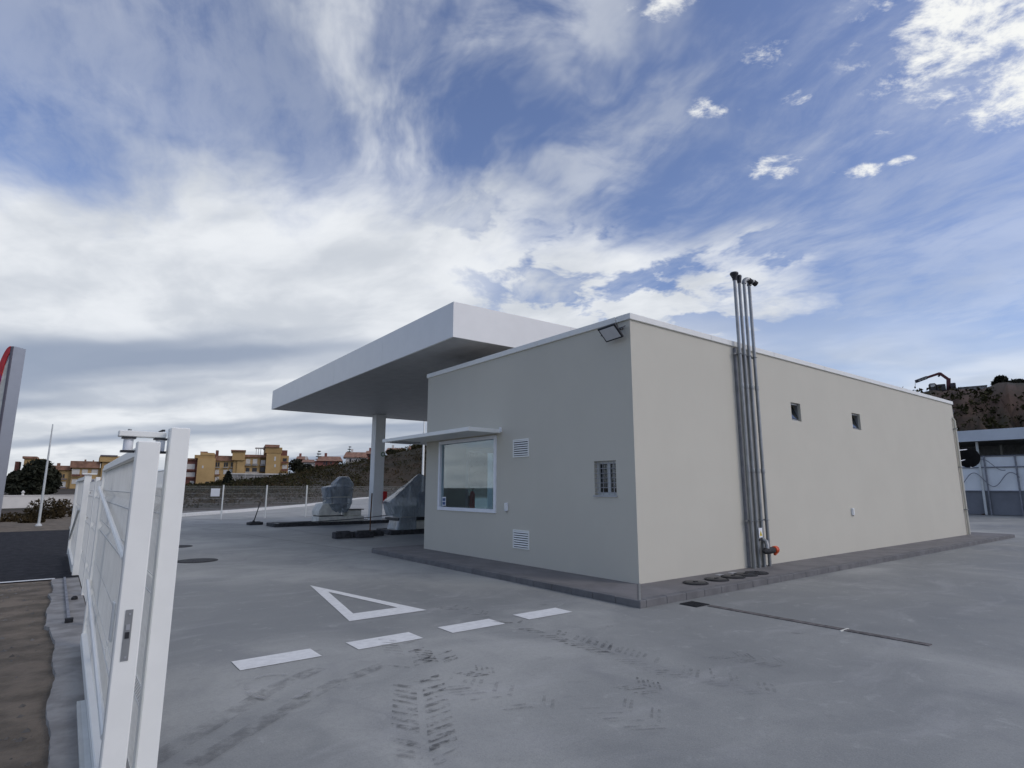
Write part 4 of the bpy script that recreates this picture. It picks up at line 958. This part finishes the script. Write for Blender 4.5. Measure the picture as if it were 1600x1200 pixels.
b0 = at(1566, 600, 76); tree('round_bush', b0-Vector((0, 0, .6)), [lobe(1564, 594, 76, 9, 7, 350), lobe(1557, 599, 76, 7, 5, 160), lobe(1590, 597, 78, 13, 4, 250)], .2, MAT['leafdark'], 'dark round bush on the rim of the earth bank', 61, 'bush', trunk=.08)
mb = MB()
for _ in range(900):
    px = rnd.uniform(1380, 1750); b_ = bearing(px); a_ = YAW-math.radians(b_); R = rnd.uniform(50, 73); s = rnd.uniform(.15, .5)
    top = 1.6+(763.5-604)/FPX*74*math.cos(math.radians(b_)); f_ = lerp_table([(47, 0), (52, .1), (56, .27), (60, .46), (64, .66), (68, .82), (74, 1)], R)
    leaf_cloud(mb, (CAM.x+R*math.cos(a_), CAM.y+R*math.sin(a_), top*f_+.1), (s, s, s*.6), 8, s*.5, rnd, .2)
o = mb.build('bank_scrub', MAT['leaf'], None); o['kind'] = 'stuff'; tag(o, 'scrub tufts clinging to the cut earth bank', 'scrub')
mb = MB()                                                    # stones on the bare ground by the gate
for _ in range(900):
    x = rnd.uniform(-12, -7.46); y = rnd.uniform(-4, 7.0); s = rnd.uniform(.006, .035)
    i = len(mb.v); mb.v += [Vector((x+s*rnd.uniform(.6, 1.4)*math.cos(k*1.57+.4), y+s*rnd.uniform(.6, 1.4)*math.sin(k*1.57+.4), -.03)) for k in range(4)]+[Vector((x, y, -.03+s*.7))]
    mb.f += [(i, i+1, i+4), (i+1, i+2, i+4), (i+2, i+3, i+4), (i+3, i, i+4)]
o = mb.build('loose_stones', MAT['gravel'], None); o['kind'] = 'stuff'; tag(o, 'loose stones scattered over the bare earth by the gate', 'stones')

# ================================================================== FAR BUILDINGS
class Facade:
    def __init__(s, px, R, turn=0.0):
        o = at(px, 764, R); s.o = Vector((o.x, o.y, 0)); v = Vector((o.x-CAM.x, o.y-CAM.y, 0)).normalized(); c, k = math.cos(turn), math.sin(turn)
        s.n = -Vector((v.x*c-v.y*k, v.x*k+v.y*c, 0)); s.r = Vector((-s.n.y, s.n.x, 0))
    def p(s, px, py, d=0.0):
        v = ray(px, py); q = s.o+s.n*d; t = (q-CAM).dot(s.n)/v.dot(s.n); return CAM+v*t
    def slab(s, x0, x1, y0, y1, d0, d1, extra=0.0):
        """box covering the pixel rectangle, from depth d0 to d1 in front of the plane (+ towards the viewer)"""
        a = s.p(x0, (y0+y1)/2, d1); b = s.p(x1, (y0+y1)/2, d1); zt = s.p((x0+x1)/2, y0, d1).z; zb = s.p((x0+x1)/2, y1, d1).z-extra
        m_ = MB(); q = [a, b, b+s.n*(d0-d1), a+s.n*(d0-d1)]; m_.prism([Vector((v.x, v.y, zb)) for v in q], (0, 0, zt-zb)); return m_
def flat_windows(F, par, rects, d, m='windark', nm='window'):
    for x0, x1, y0, y1 in rects:
        w = F.slab(x0, x1, y0, y1, d-.2, d+.06).build(nm, MAT[m], par)
F1 = Facade(370, 155); ap = thing('apartment_building', tuple(F1.p(370, 760)), 'long ochre apartment terrace with stepped roofs above the grey retaining wall', 'building')
def blk(x0, x1, y0, y1, d0, d1, m, nm='wall', ex=3.0): return F1.slab(x0, x1, y0, y1, d0, d1, ex).build(nm, MAT[m], ap)
blk(284, 307.5, 719, 762, -9, 0, 'maroon'); blk(286, 307, 716, 719, -9.2, .3, 'tile', 'roof', 0)
blk(307, 335, 716, 762, -9, 1.2, 'ochre'); blk(304, 335.5, 711, 716, -9, .9, 'ochre2', 'wall', 0); blk(313, 335, 707.5, 711, -8, 1.0, 'ochre', 'attic', 0); blk(313, 324, 705.5, 707.5, -7, .6, 'tile', 'roof', 0)
blk(335, 364, 720, 762, -9, 0, 'ochre'); blk(334.8, 365, 712, 720, -9.3, .4, 'tile', 'roof', 0); blk(337, 341, 703.5, 712, -6, -2, 'maroon', 'chimney', 0)
blk(364, 370, 718, 742, -9, .8, 'ochre2'); blk(363, 383, 705, 719, -9, 1.4, 'ochre', 'attic', 0); blk(361, 384.5, 703, 705, -9.3, 1.8, 'tile', 'roof', 0)
blk(370, 382, 719, 742, -9, 1.0, 'ochre'); blk(382, 406, 714.5, 742, -9, 0, 'ochre'); blk(381.7, 416, 710.5, 714.5, -9.3, .5, 'tile', 'roof', 0)
blk(406, 416, 714.5, 740, -9, -.6, 'ochre2'); blk(415.5, 438, 708, 742, -10, 1.8, 'ochre'); blk(415, 441, 699, 708, -10, 1.9, 'ochre2', 'wall', 0); blk(414.5, 437, 694.8, 699, -10.3, 2.2, 'tile', 'roof', 0)
blk(438, 450.5, 712, 744, -10, .2, 'ochre2'); blk(438, 449, 703.5, 712, -9, -.5, 'maroon', 'roof', 0)
for x in (400, 403.5, 407): blk(x, x+.7, 700.5, 711, -4, -3.7, 'winlight', 'pergola_post', 0)
blk(399, 415, 699.3, 700.8, -5, -3, 'winlight', 'pergola_beam', 0)
flat_windows(F1, ap, [(290, 304.5, 725, 733), (290, 304.5, 738, 745), (296.5, 303, 751.5, 760)], 0, 'winlight', 'window')
flat_windows(F1, ap, [(289, 306.5, 733.2, 735), (289, 306.5, 745.2, 747)], .5, 'maroon', 'balcony')
for k, x in enumerate((337, 350, 361)): flat_windows(F1, ap, [(x, x+2.6, 722.5, 729), (x+3.4, x+6, 722.5, 729)], 0); flat_windows(F1, ap, [(x-1.2, x+7, 729.5, 731)], .5, 'greywall', 'balcony')
flat_windows(F1, ap, [(335.8, 342, 734, 741), (349, 355.5, 734, 741), (358, 363, 733, 739), (335.8, 342, 745, 753)], 0, 'winlight')
flat_windows(F1, ap, [(335.2, 344, 741, 742.6)], .5, 'maroon', 'balcony')
flat_windows(F1, ap, [(321, 327, 752.5, 760), (336, 342, 754.5, 758)], 1.2 if False else 1.25); flat_windows(F1, ap, [(315.5, 318, 727.5, 731.5)], 1.2, 'winlight')
flat_windows(F1, ap, [(384, 391, 717, 724.5), (395, 402, 717, 724.5), (407.5, 414.5, 719, 725)], .02, 'winlight'); flat_windows(F1, ap, [(384, 390, 731, 737), (394, 401.5, 731, 737), (406.5, 414, 730, 737)], .02)
flat_windows(F1, ap, [(383, 391.8, 724.7, 727.5), (394, 403, 724.7, 727.5), (406.5, 415, 725.2, 727.8)], .5, 'greywall', 'balcony')
flat_windows(F1, ap, [(383, 404, 737.2, 738.4)], .5, 'winlight', 'balcony'); flat_windows(F1, ap, [(428.5, 431, 713.5, 720), (428.5, 431, 725.5, 730)], 1.8, 'winlight')
flat_windows(F1, ap, [(442, 448, 716, 721)], .2); flat_windows(F1, ap, [(441, 448.5, 726.5, 732.5)], .2, 'winlight'); flat_windows(F1, ap, [(439.5, 450, 721.5, 724), (439.5, 450, 733, 735.5)], .8, 'maroon', 'balcony')
FW = Facade(404, 148); t = thing('retaining_wall', tuple(FW.p(404, 752)), 'long pale grey retaining wall below the ochre apartments', 'wall')
FW.slab(357, 449, 741.5, 755, -1, 0, 2).build('wall', MAT['greywall'], t); FW.slab(356.5, 449.5, 739.6, 741.5, -1.2, .2).build('coping', MAT['whitewall'], t)
for k in range(1, 7): FW.slab(357+13.2*k-.25, 357+13.2*k+.25, 741.6, 755, -.02, .12, 2).build('pilaster', MAT['whitewall'], t)
F2 = Facade(130, 140); ap = thing('apartment_building', tuple(F2.p(130, 770)), 'orange-roofed ochre apartment block behind the dark tree and gate', 'building')
def blk2(x0, x1, y0, y1, d0, d1, m, nm='wall', ex=3.0): return F2.slab(x0, x1, y0, y1, d0, d1, ex).build(nm, MAT[m], ap)
blk2(70, 110, 734, 772, -9, 0, 'ochre'); blk2(78, 111, 727.5, 734.5, -9.4, .5, 'tile', 'roof', 0); blk2(89, 94, 723.5, 728, -5, -3, 'tile', 'chimney', 0)
blk2(110, 157, 731, 772, -9, .8, 'ochre'); blk2(109.6, 157, 720.5, 731, -9.4, 1.3, 'tile', 'roof', 0); blk2(132, 135, 718, 721, -5, -3, 'tile', 'chimney', 0); blk2(145, 147, 719, 721, -5, -3, 'tile', 'chimney', 0)
blk2(156.5, 215, 722, 772, -9, 1.6, 'ochre2'); blk2(156, 216, 713, 722, -9.4, 2.0, 'ochre', 'attic', 0); blk2(157, 184, 711, 713, -9.6, 2.2, 'greyv', 'roof', 0)
blk2(34, 66, 716.5, 772, -9, -3, 'ochre2'); blk2(35, 58, 713, 716.5, -9.2, -2.7, 'tile', 'roof', 0); blk2(20, 27, 721, 772, -9, -5, 'maroon', 'chimney', 0)
flat_windows(F2, ap, [(91.5, 94, 740, 747), (95, 97.2, 741, 746.5), (98.2, 101, 741, 746.5)], 0); flat_windows(F2, ap, [(89, 102.5, 752.5, 761)], 0, 'winlight'); flat_windows(F2, ap, [(88, 104, 747.5, 749.5), (88, 103.5, 761, 763)], .6, 'greyv', 'balcony')
flat_windows(F2, ap, [(112.5, 124.5, 733, 741), (128, 137, 733.5, 741), (143, 153, 733.5, 741), (112, 124, 749, 756), (128, 150, 748, 756)], .8, 'winlight'); flat_windows(F2, ap, [(111.5, 126, 741.2, 744), (127, 140, 741.5, 744)], 1.4, 'maroon', 'balcony'); flat_windows(F2, ap, [(94, 113, 768, 770.5)], 1.0, 'tile', 'porch_roof')
def house(px, R, wall, roof, x0, x1, y0, y1, ry0, rx0, rx1, wins, label, name='hill_house'):
    F_ = Facade(px, R); t = thing(name, tuple(F_.p(px, y1)), label, 'house'); F_.slab(x0, x1, y0, y1, -8, 0, 3.5).build('wall', MAT[wall], t)
    a = F_.p(rx0, y0, .5); b = F_.p(rx1, y0, .5); rz = F_.p(px, ry0, -4).z; c_ = F_.n*-9.0; m_ = MB(); e1 = a+(b-a)*.10+F_.n*-4.5; e2 = a+(b-a)*.90+F_.n*-4.5; e1.z = e2.z = rz
    q = [a, b, b+c_, a+c_]; zc = a.z
    for v in q: v.z = zc
    m_.quad(q[0], q[1], e2, e1); m_.quad(q[1], q[2], e2); m_.quad(q[2], q[3], e1, e2); m_.quad(q[3], q[0], e1); m_.quad(q[3], q[2], q[1], q[0]); r_ = m_.build('roof', MAT[roof], t)
    mid = e1.lerp(e2, .3); MB().obox(mid+Vector((0, 0, .2)), F_.r*.35, F_.n*.35, (0, 0, .7)).build('chimney', MAT[wall], r_)
    flat_windows(F_, t, wins, 0); return t
house(512, 168, 'redhouse', 'tile', 492, 529, 720, 736, 713, 494, 536, [(505.5, 507.5, 721.5, 726), (509, 511.5, 721, 727), (516, 518.5, 721.5, 725)], 'red house with a dull tiled roof beside the open araucaria')
house(555, 174, 'whitewall', 'tile', 540, 574, 714.5, 728, 706.5, 536, 575, [(546, 549, 716.5, 721.5), (566, 568.5, 717, 720.5), (556, 558, 717, 720)], 'white hillside house with a brown tiled roof next to the canopy column')
house(472, 190, 'redhouse', 'tile', 463, 481, 717, 727, 713, 462, 482, [(466, 468, 719, 722)], 'small pink house with a low roof behind the dark trees')
house(483, 182, 'whitewall', 'tile', 471, 492, 722, 731, 718, 470, 493, [(476, 478.5, 725, 728), (484, 486, 725, 728)], 'small white house half hidden by the dark spreading tree')
house(620, 185, 'whitewall', 'tile', 605, 634, 705, 716, 700, 602, 636, [(609, 611, 707, 710), (614, 616, 707, 710)], 'white house with a red roof right of the canopy column')
house(652, 190, 'ochre2', 'tile', 638, 668, 702, 712, 696.5, 636, 670, [(644, 646, 704, 707), (651, 653, 704, 707)], 'tan house on the crest behind the tall lamp post')
house(582, 182, 'redhouse', 'tile', 572, 592, 709, 720, 704.5, 570, 594, [(576, 578, 711, 714)], 'brown-roofed house hidden mostly behind the canopy column')

# ================================================================== CAR WASH ON THE FAR SIDE
cw = thing('car_wash', (38, 2, 0), 'blue-grey open car wash with a flat roof below the earth bank', 'car wash')
MB().box((37.3, -9, 4.50), (37.4, 10, 5.18)).build('fascia', MAT['bluegrey'], cw); MB().box((37.4, -9, 4.56), (44.5, 10, 5.10)).build('roof', MAT['underroof'], cw)
for y in (8.2, 4.55, .9, -2.7, -6.3): MB().box((37.95, y-.06, 0), (38.07, y+.06, 4.5)).build('post', MAT['wire'], cw); MB().box((43.4, y-.06, 0), (43.52, y+.06, 4.56)).build('post', MAT['wire'], cw)
MB().box((44.0, -9, 0), (44.2, 10, 4.56)).build('back_wall', MAT['underroof'], cw)
ys = [9.9, 8.14, 6.3, 4.61, 2.8, .96, -1.0, -2.76, -4.6, -6.2]
for a, b in zip(ys, ys[1:]):
    MB().box((38.09, b+.03, 1.46), (38.12, a-.03, 3.55)).build('pale_panel', MAT['panelpale'], cw); MB().box((38.09, b+.012, .02), (38.14, a-.012, 1.44)).build('slate_panel', MAT['paneldark'], cw)
for z in (3.58, 2.90, 1.45): MB().tube([(38.02, 9.9, z), (38.02, -6.2, z)], .035, 8).build('rail', MAT['frame'], cw)
for y in (6.3, 4.30, 2.8, -1.0, -4.6): MB().tube([(38.0, y, 0), (38.0, y, 3.58)], .045, 8).build('frame_post', MAT['frame'], cw)
for k, (y0_, n_) in enumerate(((5.6, 3), (1.7, 3), (-2.2, 3))):
    pts = []
    for i in range(41):
        s_ = i/40; pts.append((37.9-.04*k, y0_-s_*2.9, 2.15+.42*math.sin(s_*2*PI*1.6-.9)))
    MB().tube(pts, .022, 6).build('wash_hose', MAT['frame'], cw)
    pts = [(37.86, y0_-.8-i/20*1.5, 3.05+.36*math.sin(i/20*PI*1.5+.3)) for i in range(21)]; MB().tube(pts, .022, 6).build('wash_hose', MAT['frame'], cw)

# ================================================================== LORRY CRANE ON THE BANK
Rk = 80; kb = at(1470, 612, Rk); vk = Vector((kb.x-CAM.x, kb.y-CAM.y, 0)).normalized(); rk = Vector((vk.y, -vk.x, 0)); up = Vector((0, 0, 1))
FK = Facade(1470, Rk)
t = thing('crane_lorry', tuple(kb), 'dark lorry with a folded red loading crane parked on top of the earth bank', 'lorry')
K = lambda px, py, d=0.0: FK.p(px, py, d)
def kslab(x0, x1, y0, y1, d0, d1, nm, m, bev=.06): return FK.slab(x0, x1, y0, y1, d0, d1).build(nm, MAT[m], t, bevel=bev)
cbn = kslab(1451, 1464, 598.5, 612, -2.2, 0, 'cab', 'cab', .15); FK.slab(1454, 1461, 600.5, 604.5, -.1, .03).build('side_window', MAT['winlight'], cbn); FK.slab(1447.5, 1451, 606.5, 608, -.5, -.2).build('mirror', MAT['dark'], cbn)
kslab(1464, 1478, 600, 611, -2.2, 0, 'cargo_box', 'cab'); kslab(1451, 1502, 611, 615, -2.1, -.1, 'chassis', 'cab'); kslab(1485, 1494, 598, 611, -2.3, 0, 'crane_cabin', 'cab')
kslab(1494, 1502, 606, 611, -2.2, 0, 'tail_bed', 'cab')
for x in (1456, 1470, 1490, 1498): MB().lathe(K(x, 617, 0), [(.30, -.3), (.42, -.28), (.42, 0), (.3, .02)], 14, FK.n).build('wheel', MAT['dark'], t, smooth=True)
def boom(a, b, w, nm, m='crane'):
    p = K(*a, -1.1); q = K(*b, -1.1); d = (q-p).normalized(); s_ = d.cross(FK.n).normalized(); return MB().obox((p+q)/2, d*((q-p).length/2), FK.n*w*.8, s_*w).build(nm, MAT[m], t, bevel=.04)
boom((1482, 611), (1482, 591), .20, 'mast'); boom((1483.5, 594), (1468, 583), .15, 'boom'); boom((1469, 583), (1448, 590), .13, 'boom'); b_ = boom((1449, 589.5), (1430, 596.5), .17, 'jib', 'cab')
for k in range(3): p = K(1446-4.5*k, 590.7+1.65*k, -.92); MB().obox(p, rk*.10, vk*.02, up*.05).build('lettering_patch', MAT['winlight'], b_)
MB().tube([K(1470, 584, -1.1), K(1466, 588.5, -1.1)], .10, 8).build('cylinder', MAT['dark'], t); MB().tube([K(1430, 597, -1.1), K(1430, 606, -1.1)], .02, 6).build('hoist_rope', MAT['dark'], t); MB().lathe(K(1430, 607, -1.1), [(.03, 0), (.1, .1), (.05, .25)], 8).build('hook', MAT['dark'], t)
F_ = Facade(1520, 78); t = thing('parapet_wall', tuple(F_.p(1520, 611)), 'low grey wall along the rim of the earth bank', 'wall'); F_.slab(1496, 1543, 604.3, 612, -.4, 0, .6).build('wall', MAT['greywall'], t); F_.slab(1496, 1543, 603.3, 604.3, -.5, .1).build('coping', MAT['greywall'], t)

# ================================================================== SMALL THINGS IN THE FORECOURT
def manhole(x, y, r_, label):
    t = thing('manhole_cover', (x, y, 0), label, 'manhole', 'manhole covers in the forecourt')
    MB().lathe((x, y, .0005), [(r_, 0), (r_, .010), (r_-.04, .012), (r_-.045, .006)], 32).build('frame', MAT['iron'], t, smooth=True); MB().lathe((x, y, .001), [(r_-.055, 0), (r_-.055, .012), (r_-.07, .014)], 32).build('lid', MAT['iron'], t, smooth=True)
    for k in (-1, 1): MB().box((x+k*r_*.5-.03, y-.015, .0145), (x+k*r_*.5+.03, y+.015, .019)).build('lifting_slot', MAT['dark'], t)
manhole(-4.86, 8.45, .42, 'round dark manhole cover in the concrete between the triangle and the gate'); manhole(-4.72, 12.3, .40, 'round dark manhole cover beyond the first, towards the back fence')
t = thing('drain_grate', (-.29, -1.22, 0), 'small black drain grate at the foot of the kerb corner', 'drain')
gr_ = [(-.46, -1.12), (-.20, -1.05), (-.10, -1.32), (-.37, -1.40)]
MB().box((-.44, -1.36, .0005), (-.13, -1.08, .007)).build('pit', MAT['dark'], t)
for k in range(8): MB().box((-.43+k*.0375, -1.36, .008), (-.415+k*.0375, -1.08, .014)).build('bar', MAT['iron'], t)
ch = mat('channel_brown', (.135, .122, .115), .8, var=.2, scale=12)
t = thing('drain_channel', (-.2, -2.6, 0), 'narrow brownish drain channel running out from the grate across the concrete', 'drain')
for k in range(5): MB().box((-.25+k*.004, -1.40-k*.52, .0005), (-.15+k*.004, -1.915-k*.52, .008)).build('cover_length', ch, t)
MB().box((-.30, -3.15, .001), (-.10, -3.17, .009)).build('end_joint', MAT['pale'], t)
# muddy tyre prints and scuffs
MUD = decal_mat('dried_mud', (.095, .096, .095), .60, 14.0); MUD2 = decal_mat('faint_dust', (.13, .13, .13), .30, 9.0); PALE = decal_mat('pale_scuff', (.42, .42, .41), .45, 9.0)
mb = MB(); mf = MB(); rnd = random.Random(5)
def tread(target, p0, p1, width, n, ln=.5, jit=.3):
    p0 = Vector((*p0, .006)); p1 = Vector((*p1, .006)); d = (p1-p0).normalized(); s_ = Vector((-d.y, d.x, 0)); L = (p1-p0).length
    for k in range(n):
        for sd in (-1, 1):
            if rnd.random() < jit*.5: continue
            c = p0+d*(L*(k+.5*(sd+1)/2)/n); a = c+s_*sd*width*.06; b = c+s_*sd*width*.5+d*(width*.30); w_ = d*(L/n*.30*rnd.uniform(.7, 1.25))
            target.quad(a-w_, b-w_*.7, b+w_*.7, a+w_)
g2d = lambda px, py: (gpt(px, py).x, gpt(px, py).y)
tread(mb, g2d(664, 1172), g2d(655, 1072), .42, 10, jit=.1); tread(mb, g2d(652, 1066), g2d(640, 1030), .40, 6, jit=.9); tread(mf, g2d(672, 1199), g2d(664, 1174), .42, 3, jit=.3); tread(mf, g2d(640, 1030), g2d(622, 1000), .40, 7, jit=.8); tread(mf, g2d(800, 972), g2d(700, 948), .34, 12, jit=.8); tread(mb, g2d(690, 1036), g2d(676, 1016), .36, 5, jit=.4); tread(mb, g2d(770, 1054), g2d(735, 1048), .30, 4, jit=.4)
tread(mb, g2d(960, 1020), g2d(800, 972), .34, 17, jit=.8); tread(mb, g2d(1040, 1082), g2d(990, 1070), .36, 6, jit=.6); tread(mf, g2d(1230, 1040), g2d(1130, 1024), .36, 12, jit=.7); tread(mf, g2d(1110, 1068), g2d(900, 1000), .42, 22, jit=.8)
tread(mf, g2d(860, 1110), g2d(690, 1060), .45, 14, jit=.9); tread(mf, g2d(1050, 1140), g2d(940, 1100), .45, 10, jit=.9); tread(mf, g2d(1210, 1085), g2d(1080, 1050), .4, 12, jit=.9)
struct(mb.build('tyre_prints', MUD)); 
for v in mf.v: v.z = .0075
struct(mf.build('faint_tyre_prints', MUD2))
def smear(pts, w, m, nm, z):
    mb = MB(); pp = [Vector((*g2d(*p), z)) for p in pts]
    for a, b in zip(pp, pp[1:]):
        d = (b-a).normalized(); s_ = Vector((-d.y, d.x, 0))*w/2; mb.quad(a-s_, b-s_, b+s_, a+s_)
    return struct(mb.build(nm, m))
smear([(230, 1195), (330, 1135), (430, 1075), (500, 1045)], .16, MUD2, 'tyre_streak', .009); smear([(300, 1198), (420, 1125), (520, 1070), (600, 1040)], .14, MUD2, 'tyre_streak', .010)
smear([(390+50*math.cos(a)+45, 1075+20*math.sin(a)) for a in [k*2*PI/24 for k in range(20)]], .05, PALE, 'chalk_ring', .011)
